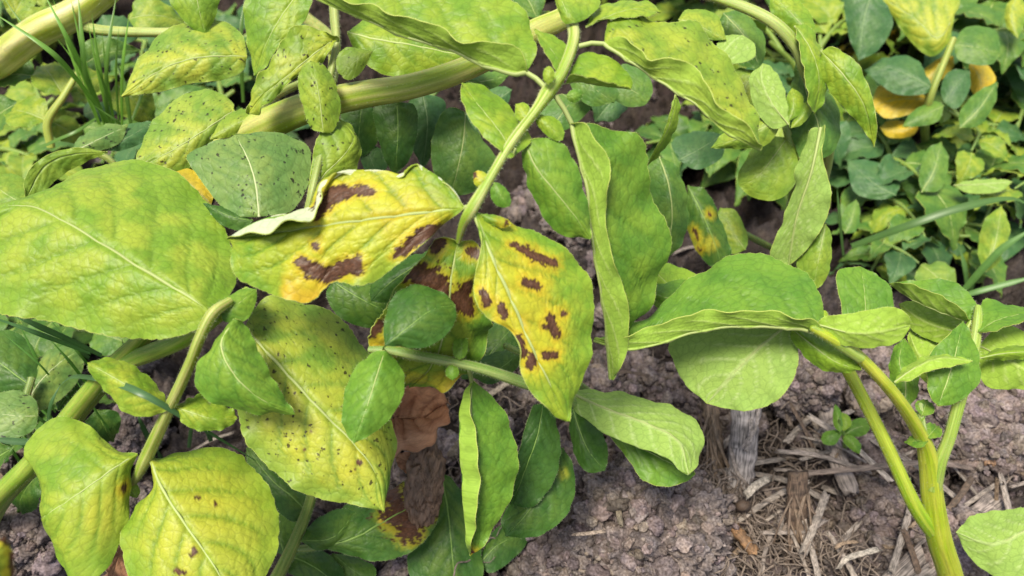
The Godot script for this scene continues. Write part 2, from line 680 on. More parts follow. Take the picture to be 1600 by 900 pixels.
	for k in 512 * 512:
		var a := mott[k] / 255.0
		var b := grit[k] / 255.0
		var v := 0.80 + 0.36 * (a - 0.5) + 0.75 * (b - 0.5)
		sa[k * 3] = clampi(int(255 * v), 0, 255)
		sa[k * 3 + 1] = clampi(int(255 * (v - 0.02 + 0.05 * (0.5 - a))), 0, 255)
		sa[k * 3 + 2] = clampi(int(255 * (v - 0.02 + 0.16 * (0.5 - a))), 0, 255)
	var so := StandardMaterial3D.new()
	so.resource_name = "soil"
	so.vertex_color_use_as_albedo = true
	so.albedo_texture = ImageTexture.create_from_image(Image.create_from_data(512, 512, false, Image.FORMAT_RGB8, sa))
	so.roughness = 0.95
	so.metallic_specular = 0.25
	so.uv1_triplanar = true
	so.uv1_world_triplanar = true
	so.uv1_scale = Vector3(11, 11, 11)
	so.heightmap_enabled = true
	so.heightmap_texture = ImageTexture.create_from_image(soil_h)
	so.heightmap_scale = 0.14
	M.soil = so
	# dry straw: fibres along the length
	var fb := PackedByteArray()
	fb.resize(256 * 256 * 3)
	for y in 256:
		for x in 256:
			var v := 0.78 + 0.55 * nz.get_noise_2d(x * 0.16, y * 0.006) + 0.25 * nz2.get_noise_2d(x * 0.02 + 50.0, y * 0.02)
			v = clampf(v, 0.25, 1.0)
			var k := (y * 256 + x) * 3
			fb[k] = int(255 * v)
			fb[k + 1] = int(250 * v)
			fb[k + 2] = int(244 * v)
	var sw := StandardMaterial3D.new()
	sw.resource_name = "straw"
	sw.vertex_color_use_as_albedo = true
	sw.albedo_texture = ImageTexture.create_from_image(Image.create_from_data(256, 256, false, Image.FORMAT_RGB8, fb))
	sw.roughness = 0.7
	M.straw = sw
	var gr_ := StandardMaterial3D.new()
	gr_.resource_name = "grass"
	gr_.vertex_color_use_as_albedo = true
	gr_.roughness = 0.4
	gr_.backlight_enabled = true
	gr_.backlight = Color(0.6, 0.7, 0.4)
	M.grass = gr_

func styles() -> void:
	# g, g2 the greens; y the yellow between the veins; ya how much of it; u underside; uv_ its veins; rc margin; ribc midrib
	var rc := Color(0.44, 0.52, 0.10)
	var rb := Color(0.38, 0.45, 0.15)
	var u := Color(0.37, 0.55, 0.07)
	var uvn := Color(0.46, 0.58, 0.16)
	var base := {"u": u, "uv_": uvn, "rc": rc, "ribc": rb, "mat": "leaf_clean", "rim": 1.0, "hair": 1.0}
	var add := func(called: String, g: Color, g2: Color, y: Color, ya: float, more := {}):
		var d := base.duplicate()
		d.merge({"g": g, "g2": g2, "y": y, "ya": ya}, true)
		d.merge(more, true)
		STY[called] = d
	var yel := Color(0.50, 0.51, 0.05)
	add.call("fresh", Color(0.095, 0.23, 0.022), Color(0.17, 0.32, 0.03), yel, 0.12)
	add.call("lime", Color(0.15, 0.29, 0.022), Color(0.25, 0.39, 0.03), yel, 0.3)
	add.call("lime_spot", Color(0.17, 0.29, 0.025), Color(0.27, 0.38, 0.035), yel, 0.5, {"mat": "leaf_spotted"})
	add.call("yellowing", Color(0.17, 0.31, 0.022), Color(0.25, 0.38, 0.035), yel, 0.6)
	add.call("yellow_spot", Color(0.16, 0.29, 0.03), Color(0.26, 0.38, 0.05), yel, 0.66, {"mat": "leaf_spotted"})
	add.call("blotched", Color(0.125, 0.275, 0.018), Color(0.26, 0.38, 0.03), Color(0.47, 0.49, 0.03), 0.65)
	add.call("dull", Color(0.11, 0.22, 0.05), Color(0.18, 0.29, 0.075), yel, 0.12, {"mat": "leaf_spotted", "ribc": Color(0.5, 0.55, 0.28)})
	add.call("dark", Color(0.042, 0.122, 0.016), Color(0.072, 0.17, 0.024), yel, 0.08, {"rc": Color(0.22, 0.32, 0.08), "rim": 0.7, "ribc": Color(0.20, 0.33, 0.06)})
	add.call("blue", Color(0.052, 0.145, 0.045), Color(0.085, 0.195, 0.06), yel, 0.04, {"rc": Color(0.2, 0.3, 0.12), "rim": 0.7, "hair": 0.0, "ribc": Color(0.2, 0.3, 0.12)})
	add.call("far_lime", Color(0.16, 0.29, 0.03), Color(0.26, 0.38, 0.04), yel, 0.4, {"rim": 0.8, "hair": 0.0})
	add.call("far_green", Color(0.075, 0.185, 0.03), Color(0.13, 0.26, 0.04), yel, 0.1, {"rim": 0.8, "hair": 0.0})
	add.call("far_yellow", Color(0.45, 0.36, 0.03), Color(0.60, 0.46, 0.03), Color(0.75, 0.48, 0.01), 0.8, {"rim": 0.8, "hair": 0.0})
	add.call("pale_under", Color(0.15, 0.27, 0.04), Color(0.22, 0.34, 0.06), yel, 0.15, {"u": Color(0.34, 0.51, 0.11), "uv_": Color(0.46, 0.58, 0.22)})

# ---------------------------------------------------------------- small builders
# grass blade through (x, y, depth), half width in photo pixels
func blade(parent: Node, pts: Array, half: float, col: Color) -> void:
	var p := PackedVector3Array()
	for k in range(0, pts.size(), 3):
		p.append(at(pts[k], pts[k + 1], pts[k + 2]))
	var wid: float = half * 0.75 * pts[2] / F
	var path := even(p, 28)
	var s := Sheet.new()
	var m := ArrayMesh.new()
	for k in 29:
		var f := k / 28.0
		var dir := (path[mini(k + 1, 28)] - path[maxi(k - 1, 0)]).normalized()
		var side := dir.cross((eye - path[k]).normalized() + Vector3(0.3, 0.9, 0.1)).normalized()
		var nn := side.cross(dir).normalized()
		if nn.dot(eye - path[k]) < 0.0:
			nn = -nn
		var wv: float = wid * minf(1.0, 2.6 * (1.0 - f) + 0.08) * lerpf(0.75, 1.0, minf(1.0, f * 4.0))
		var c := col.lerp(col * 1.35, 0.5 + 0.5 * nz.get_noise_1d(k * 3.1 + wid * 9e4))
		for e in 5:
			var x := (e - 2) / 2.0
			s.v.append(path[k] + side * wv * x - nn * (wv * 0.35 * (1.0 - absf(x))) - origin_of(parent))
			s.n.append((nn + side * x * 0.35).normalized())
			s.c.append(c * (1.15 if e == 2 else 1.0))
			s.uv.append(Vector2(x, f))
	for k in 28:
		for e in 4:
			var a := k * 5 + e
			s.i.append_array([a, a + 1, a + 5, a + 1, a + 6, a + 5])
	s.into(m, M.grass)
	tris += 28 * 8
	mesh_node("grass_blade", m, parent)

# a lump of soil: a rounded block broken up by noise
func clod_mesh(seed_: float, rows: int, cols: int, rough := 1.0, grain := 0.0, dark := Color(0.20, 0.17, 0.16), light := Color(0.34, 0.302, 0.298), mat := "soil") -> ArrayMesh:
	var s := Sheet.new()
	var P := PackedVector3Array()
	for k in rows + 1:
		var la := PI * k / rows
		for j in cols + 1:
			var lo := TAU * (j % cols) / cols
			var d := Vector3(sin(la) * cos(lo), cos(la), sin(la) * sin(lo))
			var q := d + Vector3(seed_, seed_ * 1.7, -seed_)
			var r := 1.0 + 0.34 * nz2.get_noise_3d(q.x * 1.1, q.y * 1.1, q.z * 1.1) * rough
			r += 0.15 * nz.get_noise_3d(q.x * 2.6, q.y * 2.6, q.z * 2.6) * rough
			var cr := absf(nz2.get_noise_3d(q.x * 3.9 + 20.0, q.y * 3.9, q.z * 3.9))
			r += rough * (0.10 * minf(cr * 3.0, 1.0) - 0.06)
			var cr2 := absf(nz.get_noise_3d(q.x * 7.0 + 40.0, q.y * 7.0, q.z * 7.0))
			r += rough * 0.035 * minf(cr2 * 3.0, 1.0) - 0.13 * rough * dome.get_noise_3d(q.x * 3.0, q.y * 3.0, q.z * 3.0) - 0.12 * rough * dome.get_noise_3d(q.x * 7.5, q.y * 7.5, q.z * 7.5) - 0.055 * rough * dome.get_noise_3d(q.x * 16.0, q.y * 16.0, q.z * 16.0)
			r += 0.05 * rough * nz.get_noise_3d(q.x * 17.0, q.y * 17.0, q.z * 17.0)
			if grain > 0.0:
				r -= grain * (0.10 * dome.get_noise_3d(q.x * 13.0, q.y * 13.0, q.z * 13.0) + 0.055 * dome.get_noise_3d(q.x * 27.0, q.y * 27.0, q.z * 27.0) + 0.10)
			var p := d * r
			if p.y < -0.45:
				p.y = -0.45 + (p.y + 0.45) * 0.25
			P.append(p)
	var w := cols + 1
	for k in rows + 1:
		for j in w:
			var jl := (j - 1 + cols) % cols
			var jr := (j + 1) % cols
			var a := P[clampi(k + 1, 0, rows) * w + j] - P[clampi(k - 1, 0, rows) * w + j]
			var b := P[k * w + jr] - P[k * w + jl]
			var nn := b.cross(a)
			nn = P[k * w + j].normalized() if nn.length() < 1e-7 else nn.normalized()
			if nn.dot(P[k * w + j]) < 0.0:
				nn = -nn
			s.v.append(P[k * w + j])
			s.n.append(nn)
			var m := nz.get_noise_3d(P[k * w + j].x * 2.0 + seed_, P[k * w + j].y * 2.0, P[k * w + j].z * 2.0)
			s.c.append(dark.lerp(light, clampf(0.5 + m, 0.0, 1.0)))
			s.uv.append(Vector2.ZERO)
	for k in rows:
		for j in cols:
			var a := k * w + j
			s.i.append_array([a, a + 1, a + w, a + 1, a + w + 1, a + w])
	var mesh := ArrayMesh.new()
	s.into(mesh, M[mat])
	tris += rows * cols * 2
	return mesh

func soil_height(x: float, z: float) -> float:
	var h := 0.012 * nz2.get_noise_2d(x * 7.0, z * 7.0) + 0.010 * nz.get_noise_2d(x * 16.0, z * 16.0)
	var c := absf(nz.get_noise_2d(x * 34.0 + 9.0, z * 34.0))
	h += 0.009 * minf(c * 2.6, 1.0) + 0.0035 * nz.get_noise_2d(x * 95.0, z * 95.0) + 0.0018 * nz.get_noise_2d(x * 240.0, z * 240.0)
	h -= 0.013 * dome.get_noise_2d(x * 42.0 + 3.0 * nz2.get_noise_2d(x * 20.0, z * 20.0), z * 42.0) + 0.006 * dome.get_noise_2d(x * 115.0 + 7.0, z * 115.0)
	h -= 0.030 * smoothstep(0.05, 0.45, nz2.get_noise_2d(x * 15.0 + 31.0, z * 15.0))
	return h - 0.022

# flattened straw strip through ground points (x, y, height mm), half width px
func straw(called: String, parent: Node, pts: Array, half: float, col: Color, flat := 0.4) -> MeshInstance3D:
	var p := PackedVector3Array()
	for k in range(0, pts.size(), 3):
		p.append(ground_at(pts[k], pts[k + 1], pts[k + 2] * 0.001))
	return straw3(called, parent, p, half * (p[0] - eye).length() / F, col, flat)

func straw3(called: String, parent: Node, p: PackedVector3Array, wid: float, col: Color, flat := 0.4) -> MeshInstance3D:
	return mesh_node(called, straw_mesh(p, wid, col, flat, origin_of(parent)), parent)

func straw_mesh(p: PackedVector3Array, wid: float, col: Color, flat: float, off: Vector3) -> ArrayMesh:
	var n := 22
	var path := even(p, n)
	var s := Sheet.new()
	var sd := rng.randf() * 50.0
	var sides := 10
	for k in n + 1:
		var dir := (path[mini(k + 1, n)] - path[maxi(k - 1, 0)]).normalized()
		var side := dir.cross(Vector3.UP if absf(dir.y) < 0.8 else Vector3.BACK).normalized()
		var up := side.cross(dir)
		var wv: float = wid * (1.0 + 0.25 * nz.get_noise_2d(k * 0.35, sd))
		for a in sides + 1:
			var th := TAU * a / sides
			var rr := 1.0 + 0.14 * nz.get_noise_2d(cos(th) * 2.0 + sd, sin(th) * 2.0)
			var end := 1.0 if k > 0 and k < n else 0.9
			s.v.append(path[k] + (side * cos(th) * wv + up * sin(th) * wv * flat) * rr * end + dir * (0.004 * nz.get_noise_2d(a * 3.0 + sd, k) if k == 0 or k == n else 0.0) - off)
			s.n.append((side * cos(th) * flat + up * sin(th)).normalized())
			s.c.append(col.lerp(col * 0.65, clampf(0.4 + nz2.get_noise_2d(k * 0.25 + sd, sd), 0.0, 1.0)))
			s.uv.append(Vector2(a / float(sides) + sd, k * 0.1))
	for k in n:
		for a in sides:
			var q := k * (sides + 1) + a
			var r := q + sides + 1
			s.i.append_array([q, q + 1, r, q + 1, r + 1, r])
	var c := s.v.size()
	for e in 2:
		s.v.append(path[0 if e == 0 else n] - off)
		s.n.append((path[0] - path[1] if e == 0 else path[n] - path[n - 1]).normalized())
		s.c.append(col * 0.5)
		s.uv.append(Vector2.ZERO)
		for a in sides:
			var q := (0 if e == 0 else n) * (sides + 1) + a
			s.i.append_array([q, q + 1, c + e] if e == 1 else [q + 1, q, c + e])
	tris += n * sides * 2
	var mesh := ArrayMesh.new()
	s.into(mesh, M.straw)
	return mesh

# ---------------------------------------------------------------- the background plants
var far_leaf := {}

func far_mesh(style: String, k: int) -> ArrayMesh:
	var key := "%s%d" % [style, k]
	if far_leaf.has(key):
		return far_leaf[key]
	var L := 0.06
	var fold: float = [0.2, 0.5, 0.05, 0.35, -0.1][k]
	var bend: float = [0.25, 0.1, 0.45, 0.3, 0.6][k]
	var wide: float = [0.33, 0.30, 0.36, 0.27, 0.34][k]
	var mid := PackedVector3Array()
	var a := PackedVector3Array()
	var b := PackedVector3Array()
	for j in 7:
		var u := j / 6.0
		var c := Vector3(0, L * (0.12 * sin(PI * u) - bend * u * u * 0.6), -L * u * (1.0 - 0.12 * bend * u))
		mid.append(c)
		var wv: float = L * wide * pow(sin(PI * pow(u, 0.66)), 0.75 if u < 0.4 else 1.15) if j > 0 and j < 6 else 0.0
		a.append(c + Vector3(-wv, wv * fold * (0.8 + 0.4 * sin(u * 9.0 + k)), 0))
		b.append(c + Vector3(wv, wv * fold * (0.8 + 0.4 * cos(u * 8.0 + k * 2)), 0))
	var m := leaf_mesh([a, mid, b] as Array[PackedVector3Array], PackedFloat32Array([-1, 0, 1]), 26, 18, false, STY[style], {"seed": 3.7 * k + style.length(), "puff": 0.9, "rip": 1.6}, Vector3.ZERO)
	far_leaf[key] = m
	return m

func turn_to(dir: Vector3, up: Vector3, scale_: float) -> Basis:
	var z := -dir.normalized()
	var x := up.cross(z).normalized()
	var y := z.cross(x)
	return Basis(x, y, z) * Basis.from_scale(Vector3.ONE * scale_)

func compound(plant: Node3D, from: Vector3, dir: Vector3, length: float, size: float, styles_: Array, pairs: int, col: Color) -> void:
	var off := plant.position
	var p := PackedVector3Array()
	for k in 6:
		var u := k / 5.0
		p.append(from + dir * length * u + Vector3.DOWN * length * 0.35 * u * u - off)
	var path := even(p, 16)
	var rads := PackedFloat32Array()
	for k in 17:
		rads.append(lerpf(0.0026, 0.0011, k / 16.0) * clampf(size * 1.2, 0.4, 1.3))
	var s := Sheet.new()
	tube(s, path, rads, 7, col, col * 1.3, 0.05)
	var m := ArrayMesh.new()
	s.into(m, M.stem)
	var cl := mesh_node("compound_leaf", m, plant)
	for k in pairs * 2 + 1:
		var last := k == pairs * 2
		var u := 1.0 if last else 0.35 + 0.6 * (k / 2) / float(pairs)
		var i := mini(int(u * 16), 15)
		var d := (path[i + 1] - path[i]).normalized()
		var sd := d.cross(Vector3.UP).normalized() * (1.0 if k % 2 == 0 else -1.0)
		var go := d if last else (d * 0.45 + sd).normalized()
		go = (go + Vector3(rng.randf_range(-0.3, 0.3), rng.randf_range(-0.45, 0.2), rng.randf_range(-0.3, 0.3))).normalized()
		var up := (Vector3.UP + Vector3(rng.randf_range(-0.45, 0.45), 0, rng.randf_range(-0.45, 0.45))).normalized()
		var style: String = styles_[rng.randi() % styles_.size()]
		var lf := mesh_node("leaflet", far_mesh(style, rng.randi() % 5), cl)
		lf.transform = Transform3D(turn_to(go, up, size * rng.randf_range(0.7, 1.15) * (1.25 if last else 1.0)), path[i if not last else 16] + go * 0.002)

func bush(label: String, root: Vector3, height: float, spread: float, stems: int, leaves: int, size: float, styles_: Array, col := Color(0.2, 0.3, 0.05), pairs := 2, called := "potato_plant", category := "potato plant", group := "") -> Node3D:
	var o := thing(called, label, category, root, group)
	for k in stems:
		var az := TAU * (k + rng.randf_range(0.0, 0.8)) / stems
		var out := Vector3(cos(az), 0, sin(az))
		var hh := height * rng.randf_range(0.75, 1.15)
		var p := PackedVector3Array([Vector3(0, -0.02, 0), out * spread * 0.2 + Vector3.UP * hh * 0.4, out * spread * 0.55 + Vector3.UP * hh * 0.8, out * spread + Vector3.UP * hh])
		var path := even(p, 20)
		var rads := PackedFloat32Array()
		for j in 21:
			rads.append(lerpf(0.0055, 0.002, j / 20.0) * clampf(size, 0.4, 1.3))
		var s := Sheet.new()
		tube(s, path, rads, 9, col, col * 1.4, 0.06)
		var m := ArrayMesh.new()
		s.into(m, M.stem)
		mesh_node("stem", m, o)
		for j in leaves:
			var u := lerpf(0.3, 1.0, (j + 0.5) / leaves)
			var i := mini(int(u * 20), 19)
			var a2 := az + j * 2.4 + rng.randf_range(-0.5, 0.5)
			var d := Vector3(cos(a2), rng.randf_range(0.15, 0.7), sin(a2)).normalized()
			compound(o, root + path[i], d, 0.075 * size * rng.randf_range(0.8, 1.25), size, styles_, pairs, col)
	return o

# a leaf that only fills in behind the others: base and tip in the photograph, depth
func filler(parent: Node, bx: float, by: float, tx: float, ty: float, d: float, style: String, k: int, t := 0.5) -> void:
	var a := at(bx, by, d)
	var b := at(tx, ty, d * 1.02)
	var view := (eye - a).normalized()
	var lf := mesh_node("leaflet", far_mesh(style, k % 5), parent)
	lf.transform = Transform3D(turn_to(b - a, Vector3.UP.lerp(view, t), (b - a).length() / 0.06), a - origin_of(parent))

# ---------------------------------------------------------------- the scene
func _ready() -> void:
	rng.seed = 2024
	var cam := Camera3D.new()
	cam.name = "camera"
	add_child(cam)
	cam.transform = Transform3D(cam_basis, eye)
	cam.far = 200.0
	cam.near = 0.02
	var att := CameraAttributesPhysical.new()
	att.frustum_focal_length = 30.0
	att.frustum_focus_distance = 0.345
	att.exposure_aperture = 11.0
	att.auto_exposure_enabled = false
	cam.attributes = att
	cam.fov = FOV
	cam.current = true
	var env := Environment.new()
	env.background_mode = Environment.BG_SKY
	var sky := Sky.new()
	var ps := ProceduralSkyMaterial.new()
	ps.sky_top_color = Color(0.86, 0.90, 0.98)
	ps.sky_horizon_color = Color(0.84, 0.86, 0.90)
	ps.sky_energy_multiplier = 0.72
	ps.sky_curve = 0.2
	ps.ground_bottom_color = Color(0.30, 0.26, 0.22)
	ps.ground_horizon_color = Color(0.45, 0.42, 0.38)
	sky.sky_material = ps
	env.sky = sky
	env.tonemap_mode = Environment.TONE_MAPPER_LINEAR
	env.tonemap_exposure = 1.8
	env.sdfgi_enabled = true
	env.ssao_enabled = true
	env.ssil_enabled = true
	var we := WorldEnvironment.new()
	we.name = "sky"
	we.environment = env
	add_child(we)
	var sun := DirectionalLight3D.new()
	sun.name = "sun"
	sun.light_energy = 1.0
	sun.light_color = Color(1.0, 0.97, 0.90)
	sun.light_angular_distance = 20.0
	sun.shadow_enabled = true
	add_child(sun)
	sun.look_at_from_position(Vector3(-0.25, 1.0, 0.30), Vector3.ZERO, Vector3.UP)

	materials()
	styles()
	setting()
	main_plant()
	left_plant()
	speckled_plant()
	low_plant()
	dark_plant()
	right_plant()
	pale_plant()
	others()
	debris()
	print("triangles ", tris)

func setting() -> void:
	# the bed: one sheet, fine where it is seen, on to the horizon
	var s := Sheet.new()
	var xs := PackedFloat32Array()
	var zs := PackedFloat32Array()
	for k in 521:
		xs.append(lerpf(-0.70, 0.70, k / 520.0))
	for k in 441:
		zs.append(lerpf(-1.2, -0.02, pow(k / 440.0, 0.8)))
	for e in [1.5, 4.0, 12.0, 60.0]:
		xs.append(e)
		xs.insert(0, -e)
		zs.append(e)
		zs.insert(0, -1.25 - e)
	var w := xs.size()
	for z in zs:
		for x in xs:
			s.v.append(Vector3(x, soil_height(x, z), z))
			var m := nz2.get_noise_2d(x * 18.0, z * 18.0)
			s.c.append(Color(0.06, 0.05, 0.046).lerp(Color(0.13, 0.112, 0.107), clampf(0.5 + m, 0.0, 1.0)).lerp(Color(0.055, 0.042, 0.036), smoothstep(-0.42, -0.62, z + 0.1 * m) * 0.8))  # soil further back darkened: foliage shade and damp painted into the colour
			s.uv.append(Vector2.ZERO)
	for k in zs.size():
		for j in w:
			var gx := s.v[k * w + mini(j + 1, w - 1)] - s.v[k * w + maxi(j - 1, 0)]
			var gz := s.v[mini(k + 1, zs.size() - 1) * w + j] - s.v[maxi(k - 1, 0) * w + j]
			s.n.append(gz.cross(gx).normalized())
	for k in zs.size() - 1:
		for j in w - 1:
			var a := k * w + j
			s.i.append_array([a, a + 1, a + w, a + 1, a + w + 1, a + w])
	tris += s.i.size() / 3
	var m := ArrayMesh.new()
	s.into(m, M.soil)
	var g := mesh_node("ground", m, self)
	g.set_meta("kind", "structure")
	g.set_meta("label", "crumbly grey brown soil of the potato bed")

func main_plant() -> void:
	var p := thing("potato_plant", "tall potato plant with brown-blotched yellow leaflets hanging in the middle and thick pale stem", "potato plant", ground_at(-260, 330))
	stem("stem", p, [-260, 330, 0.62, 20, 60, 330, 0.44, 24, 230, 290, 0.385, 25, 330, 245, 0.37, 25, 400, 203, 0.362, 25, 480, 168, 0.357, 23, 560, 149, 0.352, 21, 650, 133, 0.349, 19, 740, 102, 0.346, 18, 830, 52, 0.345, 18, 890, 22, 0.35, 16, 960, -40, 0.36, 14], Color(0.30, 0.42, 0.025), Color(0.55, 0.55, 0.15))
	var r := stem("compound_leaf", p, [905, -60, 0.31, 11, 893, 20, 0.30, 10, 897, 60, 0.293, 9, 880, 110, 0.287, 9, 858, 142, 0.285, 12, 838, 172, 0.283, 8.5, 800, 222, 0.279, 8, 768, 275, 0.277, 7.5, 738, 326, 0.276, 10, 724, 350, 0.281, 7, 716, 378, 0.289, 4], Color(0.27, 0.41, 0.03), Color(0.56, 0.59, 0.22))
	r.set_meta("label", "drooping compound leaf with two blotched lower leaflets")
	# the two blotched leaflets
	leaf(r, 0.277, 0.55, -0.05, [724, 325, 640, 335, 560, 345, 480, 356, 410, 367, 357, 375], [703, 343, 668, 374, 628, 408, 592, 434, 563, 446, 520, 441, 482, 472, 430, 461, 393, 446, 368, 430, 366, 400], [712, 303, 690, 281, 668, 267, 648, 257, 630, 274, 605, 269, 570, 267, 530, 270, 500, 285, 489, 318, 462, 331, 425, 338, 385, 354], "blotched",
		{"q": 1.7, "pet": [738, 326, 0.276], "far2": [711, 305, 690, 283, 668, 269, 648, 260, 631, 278, 605, 272, 571, 270, 532, 274, 505, 292, 490, 338, 474, 347, 446, 352, 398, 363], "hf2": [1, 1.5, 2, 2, 2, 2, 2, 3, 6, 13, 17, 16, 11], "hf": 1.0, "ucol": Color(0.82, 0.86, 0.66), "hn": -4, "round": 0.5, "yb": 0.05, "ya": 0.42, "veins": 7.0, "rip": 0.9, "droop": 8,
		"les": [[496, 336, 12, 508, 318, 14, 530, 302, 13, 556, 297, 10, 580, 300, 8], [468, 410, 7, 488, 420, 11, 507, 430, 9, 535, 418, 10, 558, 414, 12], [494, 384, 6], [620, 398, 7, 645, 378, 9, 668, 364, 10, 690, 356, 9]],
		"yel": [[545, 312, 60, 0.15], [480, 450, 35, 0.6], [640, 345, 45, 0.35], [600, 300, 50, 0.1], [490, 400, 60, 0.05], [560, 390, 60, 0.02], [660, 390, 30, 0.2]]})
	leaf(r, 0.277, 0.72, 0.10, [742, 330, 768, 400, 800, 470, 830, 540, 862, 605, 886, 658], [752, 380, 744, 425, 742, 468, 765, 498, 797, 515, 812, 545, 816, 585, 838, 622, 868, 648], [776, 341, 812, 352, 855, 372, 900, 404, 922, 440, 927, 500, 920, 560, 902, 615], "blotched",
		{"q": 1.8, "pet": [738, 326, 0.276], "hn": 3, "hf": -6, "yb": -0.1, "ya": 0.3, "veins": 7.0, "droop": 6, "round": 0.7,
		"les": [[802, 382, 6, 825, 395, 9, 848, 404, 8, 866, 410, 6], [820, 440, 6, 838, 446, 7], [757, 462, 6, 760, 474, 6], [783, 480, 6, 787, 492, 7], [858, 499, 7, 868, 518, 8], [852, 511, 4], [879, 490, 5], [803, 535, 8, 803, 552, 9], [828, 555, 6, 829, 570, 8], [852, 556, 6, 866, 555, 6], [776, 343, 4, 796, 350, 4]],
		"yel": [[800, 450, 55, 0.1], [850, 520, 42, 0.25], [790, 520, 36, 0.35], [830, 440, 34, 0.3], [770, 440, 34, 0.1], [840, 560, 36, 0.1]]})
	leaf(r, 0.291, 1.0, 0.0, [714, 378, 706, 430, 700, 480, 690, 535, 668, 580, 640, 605], [690, 372, 660, 402, 630, 437, 602, 480, 576, 530, 588, 560, 612, 585], [742, 378, 757, 410, 750, 450, 760, 485, 768, 515, 742, 570, 702, 603], "fresh",
		{"q": 1.7, "hn": 6, "hf": 2, "droop": 42, "yb": -0.1, "ya": 0.4, "halo": 0.6, "rip": 1.6, "les": [[655, 432, 22, 680, 448, 26, 694, 462, 16], [716, 468, 17, 728, 485, 12], [680, 385, 10, 690, 376, 8], [583, 522, 9, 596, 500, 9], [737, 392, 8, 748, 400, 6], [732, 445, 7]],
		"yel": [[600, 540, 26, 0.6], [700, 600, 32, 0.4], [650, 590, 26, 0.3]]})
	# the pair above
	leaf(r, 0.279, 0.5, 0.1, [803, 243, 780, 205, 748, 165, 722, 130], [796, 246, 770, 226, 743, 198, 724, 163, 720, 142], [830, 222, 823, 203, 806, 178, 778, 150, 745, 131], "lime", {"hn": 3, "hf": -3, "yb": -0.1, "pet": [806, 232, 0.278]})
	leaf(r, 0.284, 0.85, 0.0, [820, 222, 838, 262, 868, 300, 900, 340, 922, 373], [817, 248, 826, 290, 848, 335, 868, 362, 895, 370], [850, 215, 880, 226, 902, 262, 915, 310, 922, 345], "fresh", {"hn": -3, "hf": -2, "pet": [806, 215, 0.281]})
	# top of the leaf: the big curled ones
	leaf(r, 0.287, 0.6, 0.0, [822, 110, 795, 112, 740, 95, 700, 76, 640, 60, 560, 26, 500, 0, 440, -40], [815, 82, 790, 70, 720, 61, 660, 33, 600, 17, 545, 1, 480, -30], [836, 90, 834, 60, 815, 12, 760, -12, 650, -50, 520, -70], "lime", {"hn": 11, "hf": -5, "round": 0.2, "pet": [853, 138, 0.285], "q": 1.2, "arch": 2})
	leaf(r, 0.292, 0.55, 0.0, [945, 66, 962, 80, 1000, 106, 1050, 140, 1090, 166, 1130, 204, 1162, 221, 1190, 233], [964, 58, 985, 62, 1000, 82, 1015, 95, 1050, 90, 1085, 106, 1110, 140, 1130, 175, 1165, 190, 1184, 222], [948, 42, 960, 16, 1000, 24, 1045, 37, 1080, 33, 1102, 50, 1132, 86, 1162, 135, 1180, 178, 1184, 205], "lime_spot", {"hn": 11, "hf": -6, "round": 0.2, "pet": [905, 72, 0.292], "q": 1.25})
	leaf(r, 0.29, 0.95, 0.0, [897, 193, 903, 230, 916, 290, 925, 370, 934, 430, 944, 490, 950, 545, 955, 592], [914, 193, 924, 214, 946, 240, 955, 278, 945, 318, 948, 362, 964, 425, 982, 482, 976, 560], [915, 196, 960, 203, 995, 210, 1008, 228, 1011, 272, 1026, 320, 1048, 376, 1034, 425, 1012, 482, 985, 512], "fresh", {"hn": 9, "hf": -8, "round": 0.2, "pet": [868, 150, 0.286], "q": 1.25, "droop": 22})
	leaf(r, 0.288, 0.6, 0.1, [878, 118, 868, 88, 835, 46], [872, 116, 862, 98, 846, 72], [886, 103, 889, 80, 872, 60], "lime", {"hn": 3})
	leaf(r, 0.289, 0.5, 0.0, [885, 130, 905, 128, 940, 134, 986, 139], [892, 117, 925, 122, 960, 132], [893, 110, 907, 86, 930, 83, 962, 96, 978, 112, 988, 128], "lime", {"hn": 7, "pet": [862, 138, 0.286], "round": 0.4})
	leaf(r, 0.292, 0.5, 0.0, [898, 36, 885, 18, 868, -25], [882, 36, 872, 15, 866, -8], [918, 28, 938, 5, 920, -20], "lime", {})
	leaf(r, 0.296, 0.4, 0.0, [915, 42, 950, 26, 990, 14, 1032, 18], [940, 31, 985, 27, 1015, 25], [935, 12, 975, 2, 1015, 4], "lime", {"hn": 3})
	# small in-between leaflets along the stalk
	leaf(r, 0.279, 0.8, 0.0, [857, 132, 857, 118, 858, 104], [850, 126, 849, 114, 853, 106], [864, 126, 866, 114, 863, 107], "lime", {"pet": [860, 140, 0.284], "rib": 0.6})
	leaf(r, 0.281, 0.8, 0.0, [886, 152, 897, 150, 910, 145], [890, 158, 900, 160, 908, 153], [888, 145, 897, 140, 907, 141], "fresh", {"pet": [872, 148, 0.284], "rib": 0.6})
	leaf(r, 0.285, 0.6, 0.0, [836, 183, 855, 195, 879, 219], [840, 195, 855, 212, 870, 220], [845, 180, 870, 186, 881, 205], "lime", {})
	leaf(r, 0.281, 0.6, 0.0, [826, 192, 818, 177, 806, 163], [818, 193, 806, 182], [832, 180, 822, 162], "lime", {"ya": 0.5})
	leaf(r, 0.276, 0.8, 0.0, [772, 285, 782, 305, 796, 322], [766, 300, 772, 317, 785, 324], [782, 288, 794, 300, 798, 314], "fresh", {})
	leaf(r, 0.276, 0.8, 0.0, [765, 285, 752, 282, 740, 270], [756, 293, 742, 288], [760, 272, 748, 267], "yellowing", {"les": [[741, 275, 5]], "q": 2.0})
	leaf(r, 0.277, 0.7, 0.0, [752, 335, 775, 345, 800, 350], [760, 346, 785, 356], [768, 336, 790, 342], "fresh", {"les": [[790, 347, 5]], "q": 1.6})

